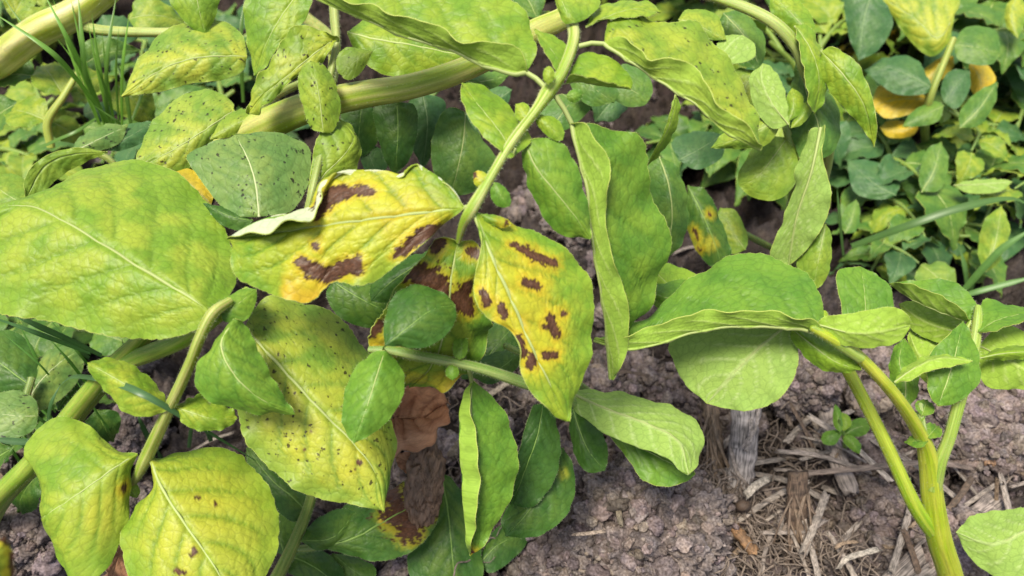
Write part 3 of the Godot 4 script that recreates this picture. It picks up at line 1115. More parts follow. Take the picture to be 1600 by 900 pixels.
func left_plant() -> void:
	var p := thing("potato_plant", "potato plant at the left with broad yellowing leaflets, the largest leaf lying across grass", "potato plant", ground_at(-40, 850))
	stem("stem", p, [-40, 850, 0.45, 18, 0, 778, 0.385, 17, 60, 715, 0.37, 17, 130, 628, 0.36, 17, 180, 570, 0.345, 15, 225, 525, 0.33, 13, 262, 470, 0.33, 11], Color(0.17, 0.33, 0.015), Color(0.36, 0.45, 0.07))
	stem("stem", p, [180, 572, 0.345, 12, 235, 552, 0.325, 14, 290, 528, 0.312, 14, 335, 495, 0.302, 13, 390, 455, 0.31, 9], Color(0.17, 0.33, 0.015), Color(0.34, 0.45, 0.07))
	var r := stem("compound_leaf", p, [360, 470, 0.297, 7, 332, 490, 0.291, 9, 312, 528, 0.291, 8.5, 296, 570, 0.295, 8.5, 265, 637, 0.305, 9, 238, 695, 0.318, 10, 226, 720, 0.322, 10, 214, 745, 0.328, 7, 203, 762, 0.333, 4], Color(0.24, 0.36, 0.025), Color(0.48, 0.49, 0.16))
	leaf(r, 0.291, 0.42, 0.0, [330, 490, 290, 460, 230, 425, 150, 375, 80, 335, 30, 320, -30, 335, -70, 350], [312, 512, 262, 528, 200, 528, 130, 515, 70, 500, 0, 490, -40, 470, -75, 410], [346, 476, 369, 440, 366, 400, 346, 350, 312, 300, 262, 265, 200, 250, 158, 255, 112, 281, 60, 310, 10, 316, -40, 318], "yellowing", {"q": 1.15, "hn": -10, "hf": -12, "yb": -0.05, "ya": 0.36, "veins": 6.5, "droop": 16, "pet": [332, 492, 0.291]})
	leaf(r, 0.315, 0.6, 0.0, [383, 512, 440, 575, 500, 640, 550, 690, 588, 742, 600, 800], [368, 560, 366, 610, 376, 665, 402, 712, 450, 755, 500, 780, 560, 788], [398, 482, 430, 463, 480, 475, 520, 490, 552, 522, 580, 556, 604, 605, 616, 680, 610, 745], "yellow_spot", {"q": 1.2, "yb": 0.12, "ya": 0.72, "veins": 7.0, "hn": -5, "hf": -7, "halo": 0.15, "les": [[475, 705, 4], [487, 673, 3], [560, 722, 5], [553, 734, 3]], "yel": [[480, 690, 70, 0.0], [550, 720, 40, 0.12], [440, 640, 60, 0.0]]})
	leaf(r, 0.288, 0.6, 0.0, [366, 498, 346, 540, 368, 588, 410, 625, 460, 647], [342, 528, 314, 563, 305, 600, 326, 625, 385, 643, 425, 646], [384, 508, 400, 540, 424, 588, 446, 624], "fresh", {"hn": -5, "hf": -3, "droop": 8})
	leaf(r, 0.302, 0.55, 0.0, [263, 640, 235, 625, 190, 597, 137, 567], [240, 649, 200, 647, 168, 613, 145, 588], [252, 612, 222, 581, 182, 561, 150, 563], "yellowing", {"ya": 0.5, "hn": -4, "hf": -4})
	leaf(r, 0.306, 0.5, 0.0, [268, 634, 300, 645, 335, 655, 370, 652], [282, 655, 303, 671, 340, 672, 362, 664], [290, 628, 310, 616, 340, 625, 362, 640], "yellowing", {"ya": 0.5, "q": 1.5, "rip": 2.0})
	leaf(r, 0.322, 0.5, 0.0, [215, 710, 185, 727, 150, 752, 110, 780, 72, 805, 66, 812], [203, 735, 204, 780, 194, 832, 165, 890, 118, 918, 98, 880, 76, 838], [196, 708, 165, 690, 130, 660, 90, 652, 50, 680, 38, 704, 60, 742, 66, 785], "yellowing", {"q": 1.1, "yb": 0.0, "ya": 0.42, "hn": -10, "hf": -6, "droop": 12, "les": [[195, 760, 6]], "yel": [[170, 800, 50, 0.0]]})
	leaf(r, 0.322, 0.55, 0.0, [231, 708, 255, 765, 290, 820, 335, 885, 372, 955], [240, 738, 243, 768, 208, 795, 192, 835, 196, 885, 220, 940, 290, 975], [258, 718, 308, 700, 360, 705, 405, 740, 428, 785, 437, 830, 424, 880, 395, 935], "yellowing", {"q": 1.15, "yb": 0.12, "ya": 0.75, "hn": -8, "hf": -7, "halo": 0.15, "les": [[302, 862, 7], [336, 790, 4], [307, 778, 4, 312, 778, 3], [275, 893, 4, 290, 896, 4]], "yel": [[330, 810, 90, 0.03], [280, 850, 60, 0.0]]})
	leaf(r, 0.331, 0.4, 0.0, [208, 752, 204, 764, 214, 778], [200, 760, 203, 774], [214, 757, 219, 768], "yellowing", {"under": true})
	leaf(r, 0.296, 0.6, 0.0, [345, 490, 368, 478, 400, 452], [352, 503, 385, 500, 400, 470], [350, 470, 378, 452], "fresh", {})
	# lower leaves of the same plant in the shade
	var s := stem("compound_leaf", p, [60, 715, 0.37, 7, 40, 640, 0.385, 6, 50, 590, 0.39, 5], Color(0.16, 0.27, 0.05), Color(0.26, 0.35, 0.10))
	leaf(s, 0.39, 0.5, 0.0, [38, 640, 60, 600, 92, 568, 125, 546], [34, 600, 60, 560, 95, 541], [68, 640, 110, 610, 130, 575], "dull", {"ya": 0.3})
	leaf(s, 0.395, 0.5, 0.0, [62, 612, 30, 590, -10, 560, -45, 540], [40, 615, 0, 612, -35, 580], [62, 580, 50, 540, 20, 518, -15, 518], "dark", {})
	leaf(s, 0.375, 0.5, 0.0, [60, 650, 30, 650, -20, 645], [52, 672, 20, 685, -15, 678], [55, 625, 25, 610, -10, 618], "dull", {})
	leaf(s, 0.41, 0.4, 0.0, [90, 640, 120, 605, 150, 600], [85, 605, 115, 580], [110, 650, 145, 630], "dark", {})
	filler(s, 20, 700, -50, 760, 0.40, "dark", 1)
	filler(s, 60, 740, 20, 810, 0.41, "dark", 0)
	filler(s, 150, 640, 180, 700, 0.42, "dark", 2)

func speckled_plant() -> void:
	var p := thing("potato_plant", "yellow-green potato plant with dark speckled leaves behind the grass tuft", "potato plant", ground_at(480, 30))
	stem("stem", p, [480, 30, 0.66, 9, 515, 60, 0.42, 10, 522, 90, 0.40, 9, 518, 130, 0.38, 8], Color(0.30, 0.38, 0.05), Color(0.5, 0.5, 0.14))
	var r := stem("compound_leaf", p, [520, -20, 0.36, 7, 523, 30, 0.355, 7, 525, 75, 0.35, 6, 512, 140, 0.345, 6, 507, 210, 0.338, 6, 490, 290, 0.33, 6, 480, 330, 0.33, 5])
	leaf(r, 0.345, 0.6, 0.0, [528, 57, 490, 85, 450, 118, 410, 150, 388, 178], [522, 72, 492, 106, 455, 126, 422, 160, 402, 176], [520, 54, 476, 40, 446, 54, 432, 84, 410, 112, 392, 145], "lime_spot", {"hn": 2, "hf": 3, "rip": 2.0, "yb": 0.1})
	leaf(r, 0.35, 0.7, 0.0, [478, -25, 440, 25, 415, 70, 398, 118], [400, -20, 382, 15, 388, 70, 394, 100], [488, 0, 470, 40, 435, 75, 412, 108], "lime", {"hn": -3, "hf": 4, "yb": 0.1})
	leaf(r, 0.333, 0.8, 0.0, [505, 207, 500, 160, 494, 125, 487, 96], [486, 200, 474, 168, 466, 132, 472, 105], [520, 205, 532, 175, 526, 138, 510, 106], "lime_spot", {"ya": 0.2})
	leaf(r, 0.332, 0.75, 0.0, [478, 320, 505, 275, 535, 245, 552, 215, 530, 186], [485, 275, 494, 222, 512, 192], [510, 310, 548, 280, 563, 242, 555, 205], "lime_spot", {"ya": 0.1, "hn": 3})
	leaf(r, 0.345, 0.6, 0.0, [582, 80, 556, 95, 535, 118], [568, 108, 550, 124, 538, 123], [565, 77, 540, 75, 526, 92, 528, 112], "lime_spot", {"ya": 0.1})
	leaf(r, 0.372, 0.5, 0.0, [543, 50, 590, 62, 640, 70, 700, 82, 770, 95], [556, 82, 590, 112, 640, 121, 700, 112], [570, 32, 620, 20, 690, 38, 740, 70], "lime", {"yb": 0.0})
	var q := stem("compound_leaf", p, [470, 130, 0.40, 6, 430, 150, 0.39, 7, 400, 180, 0.38, 6, 388, 190, 0.375, 5, 410, 300, 0.335, 4, 406, 336, 0.325, 3])
	leaf(q, 0.395, 0.5, 0.0, [386, 88, 345, 88, 300, 92, 250, 110, 190, 151], [378, 112, 345, 125, 300, 130, 250, 143], [382, 66, 368, 42, 340, 33, 300, 32, 250, 55, 214, 100], "yellow_spot", {"ya": 0.75, "yb": 0.1})
	leaf(q, 0.39, 0.7, 0.0, [302, -40, 310, 10, 323, 62], [268, -30, 265, 0, 290, 35], [342, -20, 338, 20, 328, 45], "lime", {"ya": 0.1})
	leaf(q, 0.365, 0.5, 0.0, [366, 172, 325, 200, 275, 232, 212, 265], [352, 205, 325, 235, 288, 268, 245, 275], [362, 158, 335, 143, 300, 143, 255, 172, 222, 222], "yellow_spot", {"ya": 0.6})
	leaf(q, 0.358, 0.5, 0.0, [398, 184, 370, 193, 328, 218], [385, 200, 358, 214], [380, 170, 350, 185], "lime_spot", {"ya": 0.2})
	leaf(q, 0.318, 0.45, 0.0, [405, 338, 400, 290, 388, 250, 368, 211], [360, 335, 326, 297, 298, 258, 292, 241, 330, 224], [450, 332, 476, 302, 486, 258, 478, 226, 445, 211, 410, 206], "dull", {"hf": -5, "hn": -6, "rib": 1.2})
	leaf(q, 0.35, 0.5, 0.0, [330, 320, 300, 290, 268, 270], [310, 330, 280, 300], [335, 290, 300, 265], "far_yellow", {"ya": 0.2})
	leaf(q, 0.32, 0.5, 0.0, [395, 345, 360, 338, 318, 318], [380, 360, 345, 350], [370, 330, 340, 322], "dark", {})
	var t := stem("compound_leaf", p, [200, 330, 0.42, 5, 180, 260, 0.41, 5, 150, 238, 0.405, 5])
	leaf(t, 0.39, 0.45, 0.0, [168, 238, 110, 242, 68, 262, 40, 312], [130, 255, 95, 275, 62, 305], [125, 231, 85, 238, 52, 258, 38, 285], "far_lime", {"ya": 0.1, "hf": 4})
	leaf(t, 0.40, 0.4, 0.0, [110, 240, 150, 220, 200, 196], [140, 238, 185, 225], [125, 215, 165, 195], "dull", {})
	leaf(t, 0.41, 0.4, 0.0, [165, 235, 200, 215, 242, 190], [190, 235, 230, 218], [175, 205, 215, 192], "blue", {})
	leaf(t, 0.41, 0.4, 0.0, [60, 330, 20, 310, -30, 275], [30, 345, -10, 330], [60, 300, 20, 272], "far_lime", {})
	# the pale thick stem crossing the corner
	stem("stem", p, [-40, 118, 0.50, 24, 0, 92, 0.47, 24, 60, 48, 0.45, 23, 120, 18, 0.45, 22, 200, -45, 0.46, 20], Color(0.42, 0.50, 0.04), Color(0.74, 0.70, 0.30))
	stem("stem", p, [118, 36, 0.455, 8, 160, 48, 0.452, 8, 245, 51, 0.45, 7, 300, 48, 0.45, 6], Color(0.3, 0.4, 0.08), Color(0.45, 0.5, 0.16), false)
	var fl := stem("compound_leaf", p, [80, 230, 0.47, 6, 75, 190, 0.465, 6, 100, 150, 0.465, 5, 130, 100, 0.47, 4], Color(0.3, 0.38, 0.05), Color(0.45, 0.5, 0.1), false)
	for a in [[75, 190, 0, 168, 0], [60, 120, -15, 125, 1], [80, 190, 140, 225, 2], [80, 195, 130, 175, 3], [100, 150, 60, 90, 0], [110, 140, 180, 110, 2], [130, 100, 220, 75, 1], [150, 60, 235, 30, 4], [200, 30, 300, 25, 2], [40, 60, 100, 5, 0], [20, 30, 60, -30, 3], [30, 160, -30, 215, 1], [130, 180, 190, 165, 4], [180, 130, 250, 200, 2]]:
		filler(fl, a[0], a[1], a[2], a[3], 0.475 + 0.012 * a[4], ["far_lime", "far_green", "far_lime", "lime_spot", "blue"][a[4]], a[4])

func low_plant() -> void:
	var p := thing("potato_plant", "low green potato shoot with smooth dark leaflets under the blotched leaves", "potato plant", ground_at(960, 640))
	var r := stem("compound_leaf", p, [576, 546, 0.302, 5, 610, 548, 0.302, 7, 650, 555, 0.303, 8, 740, 573, 0.307, 8, 800, 592, 0.315, 9, 862, 614, 0.335, 9, 920, 640, 0.40, 9, 965, 650, 0.50, 10], Color(0.17, 0.30, 0.05), Color(0.33, 0.42, 0.13))
	leaf(r, 0.276, 0.65, 0.0, [602, 540, 640, 510, 675, 484, 710, 476], [622, 541, 662, 543, 695, 525, 712, 498], [600, 512, 612, 468, 642, 446, 682, 453, 704, 468], "dark", {"rc": 1, "pet": [598, 548, 0.302]})
	leaf(r, 0.292, 0.6, 0.0, [601, 548, 588, 590, 572, 640, 553, 692], [582, 552, 556, 575, 540, 610, 535, 655, 542, 678], [616, 560, 632, 592, 622, 635, 590, 672], "fresh", {"pet": [600, 548, 0.302], "ya": 0.0})
	leaf(r, 0.303, 0.8, 0.0, [718, 562, 720, 545, 722, 526], [709, 555, 709, 535, 715, 526], [728, 555, 731, 537, 728, 527], "fresh", {"ya": 0.0, "rib": 0.6})
	leaf(r, 0.302, 0.8, 0.0, [706, 570, 706, 582, 707, 594], [698, 575, 697, 586], [715, 575, 716, 586], "fresh", {"ya": 0.0, "rib": 0.6})
	leaf(r, 0.33, 0.8, 0.0, [738, 596, 735, 640, 738, 690, 744, 745, 741, 810, 735, 868], [724, 615, 717, 660, 719, 722, 724, 800, 729, 850], [762, 612, 793, 655, 807, 705, 806, 752, 782, 808, 752, 855], "fresh", {"near2": [733, 616, 740, 665, 747, 712, 748, 765, 742, 820, 736, 850], "hn2": 7, "hn": 4, "hf": -6, "droop": 22, "ya": 0.0, "veins": 9, "pet": [732, 574, 0.308], "q": 1.15, "les": [[738, 862, 4]]})
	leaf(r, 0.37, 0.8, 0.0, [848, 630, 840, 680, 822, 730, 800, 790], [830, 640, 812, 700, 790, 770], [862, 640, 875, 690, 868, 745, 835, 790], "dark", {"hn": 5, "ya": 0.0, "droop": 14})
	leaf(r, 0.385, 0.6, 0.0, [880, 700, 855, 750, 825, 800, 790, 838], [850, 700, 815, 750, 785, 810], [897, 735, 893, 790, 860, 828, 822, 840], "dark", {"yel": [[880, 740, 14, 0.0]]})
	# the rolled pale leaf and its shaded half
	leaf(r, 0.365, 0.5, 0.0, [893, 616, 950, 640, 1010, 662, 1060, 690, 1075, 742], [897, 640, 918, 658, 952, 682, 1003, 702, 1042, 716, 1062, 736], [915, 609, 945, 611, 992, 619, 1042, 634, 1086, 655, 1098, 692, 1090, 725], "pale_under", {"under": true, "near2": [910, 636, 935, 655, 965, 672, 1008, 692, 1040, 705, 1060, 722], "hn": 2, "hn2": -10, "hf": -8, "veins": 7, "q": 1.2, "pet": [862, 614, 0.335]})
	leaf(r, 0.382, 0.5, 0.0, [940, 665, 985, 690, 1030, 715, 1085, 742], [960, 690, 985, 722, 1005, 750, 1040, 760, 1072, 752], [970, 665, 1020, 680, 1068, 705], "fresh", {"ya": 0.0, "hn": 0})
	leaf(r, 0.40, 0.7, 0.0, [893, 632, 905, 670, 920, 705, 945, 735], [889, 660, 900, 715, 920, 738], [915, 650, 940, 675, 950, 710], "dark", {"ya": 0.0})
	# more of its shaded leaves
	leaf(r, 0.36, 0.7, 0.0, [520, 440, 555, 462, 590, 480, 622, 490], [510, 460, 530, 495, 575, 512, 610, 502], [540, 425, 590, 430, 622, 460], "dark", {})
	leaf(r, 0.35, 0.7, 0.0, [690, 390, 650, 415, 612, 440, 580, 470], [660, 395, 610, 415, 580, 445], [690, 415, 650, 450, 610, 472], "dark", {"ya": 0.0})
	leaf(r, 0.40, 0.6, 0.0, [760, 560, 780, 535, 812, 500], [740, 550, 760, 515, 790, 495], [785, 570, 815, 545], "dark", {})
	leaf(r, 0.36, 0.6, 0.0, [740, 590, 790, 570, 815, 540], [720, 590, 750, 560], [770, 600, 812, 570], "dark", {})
	stem("stem", p, [965, 655, 0.52, 9, 900, 600, 0.42, 8, 830, 560, 0.36, 6, 790, 540, 0.345, 5], Color(0.15, 0.28, 0.05), Color(0.25, 0.36, 0.1))

func dark_plant() -> void:
	var p := thing("potato_plant", "shaded dark green potato plant with a half-dead brown rolled leaflet by the soil", "potato plant", ground_at(415, 930))
	stem("stem", p, [415, 935, 0.425, 11, 445, 880, 0.405, 10, 468, 830, 0.395, 9, 486, 780, 0.385, 8, 500, 720, 0.375, 7], Color(0.15, 0.27, 0.04), Color(0.3, 0.38, 0.09))
	var r := stem("compound_leaf", p, [455, 858, 0.40, 5, 490, 855, 0.405, 6, 535, 845, 0.41, 6, 590, 820, 0.412, 4], Color(0.15, 0.27, 0.05), Color(0.25, 0.34, 0.09))
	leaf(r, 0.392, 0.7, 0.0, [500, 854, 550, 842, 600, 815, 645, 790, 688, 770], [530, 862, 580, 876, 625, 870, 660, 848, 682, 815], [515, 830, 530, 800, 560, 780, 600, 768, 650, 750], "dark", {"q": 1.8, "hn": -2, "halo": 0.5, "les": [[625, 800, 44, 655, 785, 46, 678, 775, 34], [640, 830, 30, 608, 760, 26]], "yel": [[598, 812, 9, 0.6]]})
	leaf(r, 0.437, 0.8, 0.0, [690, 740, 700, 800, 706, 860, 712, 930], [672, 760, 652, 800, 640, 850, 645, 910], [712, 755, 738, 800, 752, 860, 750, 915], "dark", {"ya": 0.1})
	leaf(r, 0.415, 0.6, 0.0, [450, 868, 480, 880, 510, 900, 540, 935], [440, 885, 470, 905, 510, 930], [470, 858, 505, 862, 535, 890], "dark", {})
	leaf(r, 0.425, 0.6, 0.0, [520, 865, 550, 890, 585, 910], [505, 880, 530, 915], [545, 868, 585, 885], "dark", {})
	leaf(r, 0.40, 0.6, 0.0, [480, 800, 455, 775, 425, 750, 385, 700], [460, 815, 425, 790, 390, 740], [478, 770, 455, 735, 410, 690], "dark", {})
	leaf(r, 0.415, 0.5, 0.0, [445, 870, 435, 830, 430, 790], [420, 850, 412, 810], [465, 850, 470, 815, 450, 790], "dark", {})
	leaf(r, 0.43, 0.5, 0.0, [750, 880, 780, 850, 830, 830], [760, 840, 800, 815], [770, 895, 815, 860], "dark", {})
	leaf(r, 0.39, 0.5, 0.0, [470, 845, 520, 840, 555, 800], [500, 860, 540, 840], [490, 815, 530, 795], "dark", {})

func right_plant() -> void:
	var p := thing("potato_plant", "young green potato plant with a thick forked stem on bare soil", "potato plant", ground_at(1506, 985))
	stem("stem", p, [1508, 1000, 0.402, 19, 1486, 900, 0.372, 18, 1468, 840, 0.357, 18, 1458, 780, 0.348, 16, 1452, 722, 0.34, 14.5, 1440, 682, 0.333, 11, 1402, 622, 0.318, 9.5, 1342, 557, 0.307, 9, 1300, 530, 0.302, 8.5, 1268, 512, 0.30, 7], Color(0.34, 0.47, 0.015), Color(0.54, 0.57, 0.06))
	stem("stem", p, [1466, 842, 0.357, 12, 1430, 790, 0.349, 11, 1384, 692, 0.345, 10, 1338, 602, 0.342, 9.5, 1302, 535, 0.345, 10, 1285, 490, 0.355, 8], Color(0.26, 0.43, 0.015), Color(0.42, 0.52, 0.05))
	stem("stem", p, [1458, 762, 0.344, 12, 1468, 722, 0.338, 10, 1484, 680, 0.335, 9, 1500, 622, 0.333, 9, 1518, 560, 0.333, 9, 1527, 500, 0.335, 7, 1528, 478, 0.338, 4], Color(0.28, 0.42, 0.05), Color(0.40, 0.50, 0.12))
	stem("stem", p, [1450, 720, 0.338, 7, 1446, 690, 0.334, 6, 1440, 655, 0.332, 5, 1438, 630, 0.332, 3], Color(0.28, 0.40, 0.1), Color(0.45, 0.52, 0.22))
	var r := stem("compound_leaf", p, [1345, 560, 0.306, 8, 1300, 531, 0.302, 8, 1268, 512, 0.30, 7], Color(0.28, 0.42, 0.05), Color(0.40, 0.50, 0.12), false)
	leaf(r, 0.302, 0.5, 0.0, [1290, 520, 1250, 513, 1200, 511, 1140, 511, 1080, 521, 1020, 540, 975, 545, 928, 531], [1278, 508, 1260, 497, 1200, 488, 1120, 486, 1060, 496, 1010, 515, 960, 528], [1288, 495, 1282, 462, 1266, 438, 1230, 410, 1182, 397, 1130, 405, 1080, 436, 1040, 470, 1000, 502], "fresh", {"hn": 11, "hf": -6, "round": 0.2, "q": 1.2, "ya": 0.0, "g": 1})
	leaf(r, 0.325, 0.95, 0.0, [1235, 505, 1190, 540, 1150, 580, 1105, 630], [1160, 505, 1080, 515, 1045, 540, 1058, 575, 1075, 605], [1246, 540, 1243, 582, 1216, 624, 1172, 641, 1135, 638], "pale_under", {"under": true, "hn": -6, "hf": 2, "veins": 6, "rib": 1.1})
	leaf(r, 0.318, 0.8, 0.0, [1235, 512, 1270, 540, 1305, 565, 1345, 578], [1240, 535, 1275, 572, 1310, 582], [1260, 515, 1310, 530, 1342, 555], "lime", {"ya": 0.0})
	leaf(r, 0.303, 0.8, 0.0, [1276, 506, 1330, 520, 1375, 518, 1421, 508], [1310, 535, 1345, 543, 1385, 540, 1412, 528], [1290, 495, 1330, 490, 1390, 480, 1418, 492], "lime", {"under": true, "ya": 0.0, "hf": 3})
	leaf(r, 0.345, 0.7, 0.0, [1355, 520, 1352, 480, 1350, 450, 1345, 417], [1325, 520, 1315, 480, 1308, 425], [1385, 515, 1396, 480, 1390, 447, 1370, 430], "fresh", {"ya": 0.0, "hn": 6, "hf": -2})
	leaf(r, 0.34, 0.5, 0.0, [1120, 470, 1080, 470, 1040, 465, 1006, 451], [1090, 478, 1050, 478, 1022, 468], [1100, 440, 1060, 438, 1025, 446], "fresh", {"ya": 0.0})
	leaf(r, 0.352, 0.6, 0.0, [1130, 500, 1090, 480, 1050, 450, 1015, 415], [1090, 500, 1040, 490, 1012, 460], [1120, 460, 1080, 425, 1040, 412], "lime", {"ya": 0.0})
	var q := stem("compound_leaf", p, [1512, 580, 0.333, 6, 1505, 530, 0.337, 5, 1517, 502, 0.338, 5], Color(0.28, 0.42, 0.05), Color(0.40, 0.50, 0.12), false)
	leaf(q, 0.338, 0.6, 0.0, [1517, 503, 1490, 495, 1455, 482, 1420, 465, 1390, 443], [1508, 490, 1485, 470, 1440, 450, 1410, 442], [1525, 475, 1510, 455, 1480, 437, 1440, 438, 1410, 440], "fresh", {"ya": 0.0, "hn": 10, "round": 0.4, "hf": 0})
	leaf(q, 0.348, 0.7, 0.0, [1512, 520, 1480, 515, 1440, 500, 1405, 475], [1490, 535, 1450, 530, 1415, 505], [1500, 495, 1460, 480, 1425, 470], "lime", {"under": true, "ya": 0.0})
	leaf(q, 0.325, 0.75, 0.0, [1465, 634, 1480, 595, 1492, 555, 1505, 502], [1452, 615, 1450, 560, 1475, 530], [1492, 630, 1528, 600, 1530, 560, 1518, 525], "fresh", {"ya": 0.0, "hn": 4})
	leaf(q, 0.32, 0.5, 0.0, [1398, 598, 1430, 575, 1470, 560, 1519, 565], [1420, 595, 1450, 580, 1490, 572], [1410, 578, 1445, 558, 1490, 556], "lime", {"ya": 0.0, "hn": 3, "under": true})
	leaf(q, 0.342, 0.7, 0.0, [1412, 640, 1415, 600, 1405, 565, 1412, 530], [1395, 620, 1390, 570, 1400, 540], [1432, 620, 1435, 580, 1425, 545], "fresh", {"ya": 0.0})
	leaf(q, 0.332, 0.5, 0.0, [1528, 520, 1555, 502, 1590, 492, 1640, 485], [1550, 518, 1590, 505, 1620, 498], [1530, 490, 1540, 467, 1580, 478, 1620, 482], "fresh", {"ya": 0.0, "hn": 5})
	leaf(q, 0.342, 0.7, 0.0, [1530, 540, 1570, 560, 1605, 580, 1650, 610], [1530, 580, 1545, 605, 1590, 608], [1560, 510, 1595, 515, 1640, 560], "lime", {"under": true, "ya": 0.0})
	leaf(q, 0.33, 0.4, 0.0, [1528, 560, 1570, 552, 1640, 548], [1560, 562, 1600, 560], [1560, 545, 1600, 540], "lime", {"ya": 0.0})
	leaf(q, 0.345, 0.7, 0.0, [1510, 600, 1480, 580, 1440, 560, 1420, 520], [1490, 610, 1450, 600, 1420, 560], [1500, 560, 1470, 530, 1430, 510], "lime", {"under": true, "ya": 0.0})
	for a in [[1447, 690, 1428, 668], [1448, 685, 1470, 660], [1440, 660, 1425, 640], [1440, 650, 1450, 620], [1450, 690, 1410, 690]]:
		filler(q, a[0], a[1], a[2], a[3], 0.33, "fresh", a[0])
	var o := thing("potato_plant", "pale green potato leaflet on its short stalk reaching up from bare soil", "potato plant", ground_at(1700, 930))
	var oc := stem("compound_leaf", o, [1700, 930, 0.43, 6, 1660, 880, 0.385, 5, 1640, 850, 0.375, 4], Color(0.28, 0.42, 0.05), Color(0.40, 0.50, 0.12), false)
	leaf(oc, 0.375, 0.6, 0.0, [1640, 800, 1600, 830, 1550, 850, 1494, 832], [1650, 880, 1610, 915, 1560, 905, 1515, 870], [1620, 795, 1570, 797, 1520, 806], "pale_under", {"under": true, "hn": -4, "pet": [1645, 850, 0.376]})

func pale_plant() -> void:
	var p := thing("potato_plant", "pale lime potato plant with arching stem behind the curled leaves", "potato plant", ground_at(1240, 400))
	stem("stem", p, [1240, 415, 0.63, 9, 1238, 330, 0.47, 8, 1245, 260, 0.43, 7, 1232, 215, 0.42, 6, 1225, 190, 0.42, 5], Color(0.2, 0.32, 0.05), Color(0.3, 0.4, 0.1))
	stem("stem", p, [1240, 410, 0.63, 8, 1290, 260, 0.48, 9, 1282, 170, 0.42, 9, 1258, 110, 0.405, 10, 1243, 72, 0.40, 10, 1200, 30, 0.40, 9, 1130, 0, 0.41, 8, 1060, -20, 0.42, 8], Color(0.28, 0.40, 0.06), Color(0.42, 0.49, 0.14))
	var r := stem("compound_leaf", p, [1243, 72, 0.40, 5, 1275, 80, 0.395, 4, 1285, 80, 0.395, 3])
	leaf(r, 0.39, 0.65, 0.0, [1283, 80, 1320, 120, 1350, 165, 1366, 229], [1280, 112, 1305, 152, 1335, 185, 1356, 212], [1302, 74, 1338, 98, 1358, 140, 1370, 192], "lime", {"ya": 0.25, "hf": 3, "droop": 12})
	leaf(r, 0.395, 0.7, 0.0, [1242, 40, 1268, 80, 1280, 125, 1272, 178], [1248, 70, 1258, 120, 1264, 160], [1262, 40, 1280, 70, 1294, 120, 1286, 160], "lime", {"hn": 6})
	leaf(r, 0.42, 0.6, 0.0, [1246, 90, 1262, 150, 1280, 210, 1250, 250], [1238, 130, 1235, 200], [1280, 120, 1312, 180, 1300, 240], "far_green", {})
	leaf(r, 0.40, 0.6, 0.0, [1270, 60, 1245, 30, 1205, -10], [1240, 50, 1205, 20], [1270, 30, 1240, -5], "lime", {})
	var q := stem("compound_leaf", p, [1245, 260, 0.43, 4, 1270, 225, 0.40, 4, 1283, 205, 0.39, 4])
	leaf(q, 0.385, 0.85, 0.0, [1284, 200, 1268, 270, 1245, 340, 1232, 416], [1268, 205, 1246, 258, 1238, 305, 1215, 365, 1204, 402], [1290, 198, 1284, 242, 1298, 300, 1288, 348, 1258, 392], "pale_under", {"under": true, "hf": 3, "veins": 9, "droop": 14})
	leaf(q, 0.40, 0.8, 0.0, [1290, 350, 1280, 400, 1270, 455], [1262, 365, 1245, 410, 1252, 440], [1298, 365, 1298, 410, 1288, 440], "far_lime", {"ya": 0.1})
	leaf(q, 0.42, 0.7, 0.0, [1230, 215, 1205, 250, 1180, 280, 1155, 290], [1190, 215, 1165, 250, 1153, 275], [1246, 240, 1244, 285, 1215, 312, 1175, 308], "far_lime", {"ya": 0.1})
	leaf(q, 0.39, 0.7, 0.0, [1232, 195, 1205, 160, 1190, 125, 1192, 100], [1205, 200, 1178, 165, 1172, 120], [1230, 165, 1222, 130, 1205, 105], "pale_under", {"under": true})
	leaf(q, 0.395, 0.7, 0.0, [1225, 185, 1180, 205, 1150, 218, 1111, 231], [1200, 225, 1160, 232], [1190, 180, 1150, 192, 1130, 208], "far_lime", {"ya": 0.3})
	leaf(q, 0.40, 0.6, 0.0, [1232, 190, 1240, 165, 1238, 138], [1228, 180, 1230, 150], [1252, 175, 1254, 150], "lime", {})
	leaf(q, 0.40, 0.6, 0.0, [1236, 200, 1255, 180, 1266, 160], [1240, 185, 1255, 162], [1252, 195, 1268, 175], "far_lime", {})
	leaf(q, 0.40, 0.5, 0.0, [1125, 88, 1145, 65, 1160, 55], [1120, 70, 1135, 56], [1145, 100, 1178, 90, 1178, 68], "pale_under", {"under": true, "ya": 0.1})
	leaf(q, 0.405, 0.5, 0.0, [1060, 30, 1090, 40, 1135, 62], [1070, 50, 1110, 62], [1075, 15, 1118, 22], "far_lime", {})
	leaf(q, 0.43, 0.6, 0.0, [1130, 20, 1165, 60, 1190, 110], [1120, 50, 1145, 95], [1160, 20, 1195, 60], "far_green", {})
	leaf(q, 0.43, 0.6, 0.0, [1180, 110, 1160, 145, 1150, 190], [1150, 110, 1140, 160], [1195, 140, 1180, 175], "far_lime", {})
	# the narrow hanging leaf
	leaf(q, 0.36, 0.9, 0.0, [1056, 148, 1048, 190, 1030, 230, 1010, 260], [1050, 165, 1038, 205, 1020, 240], [1062, 165, 1056, 200, 1036, 235], "lime", {"ya": 0.1, "hn": 2})
	# shaded leaves between this plant and the hanging leaf
	var t := stem("compound_leaf", p, [1240, 405, 0.62, 5, 1100, 330, 0.50, 5, 1040, 270, 0.46, 5], Color(0.14, 0.25, 0.05), Color(0.22, 0.32, 0.08), false)
	leaf(t, 0.42, 0.8, 0.0, [1030, 245, 1045, 290, 1050, 345, 1038, 408], [1005, 260, 1005, 320, 1020, 380], [1058, 262, 1075, 320, 1068, 375], "far_green", {})
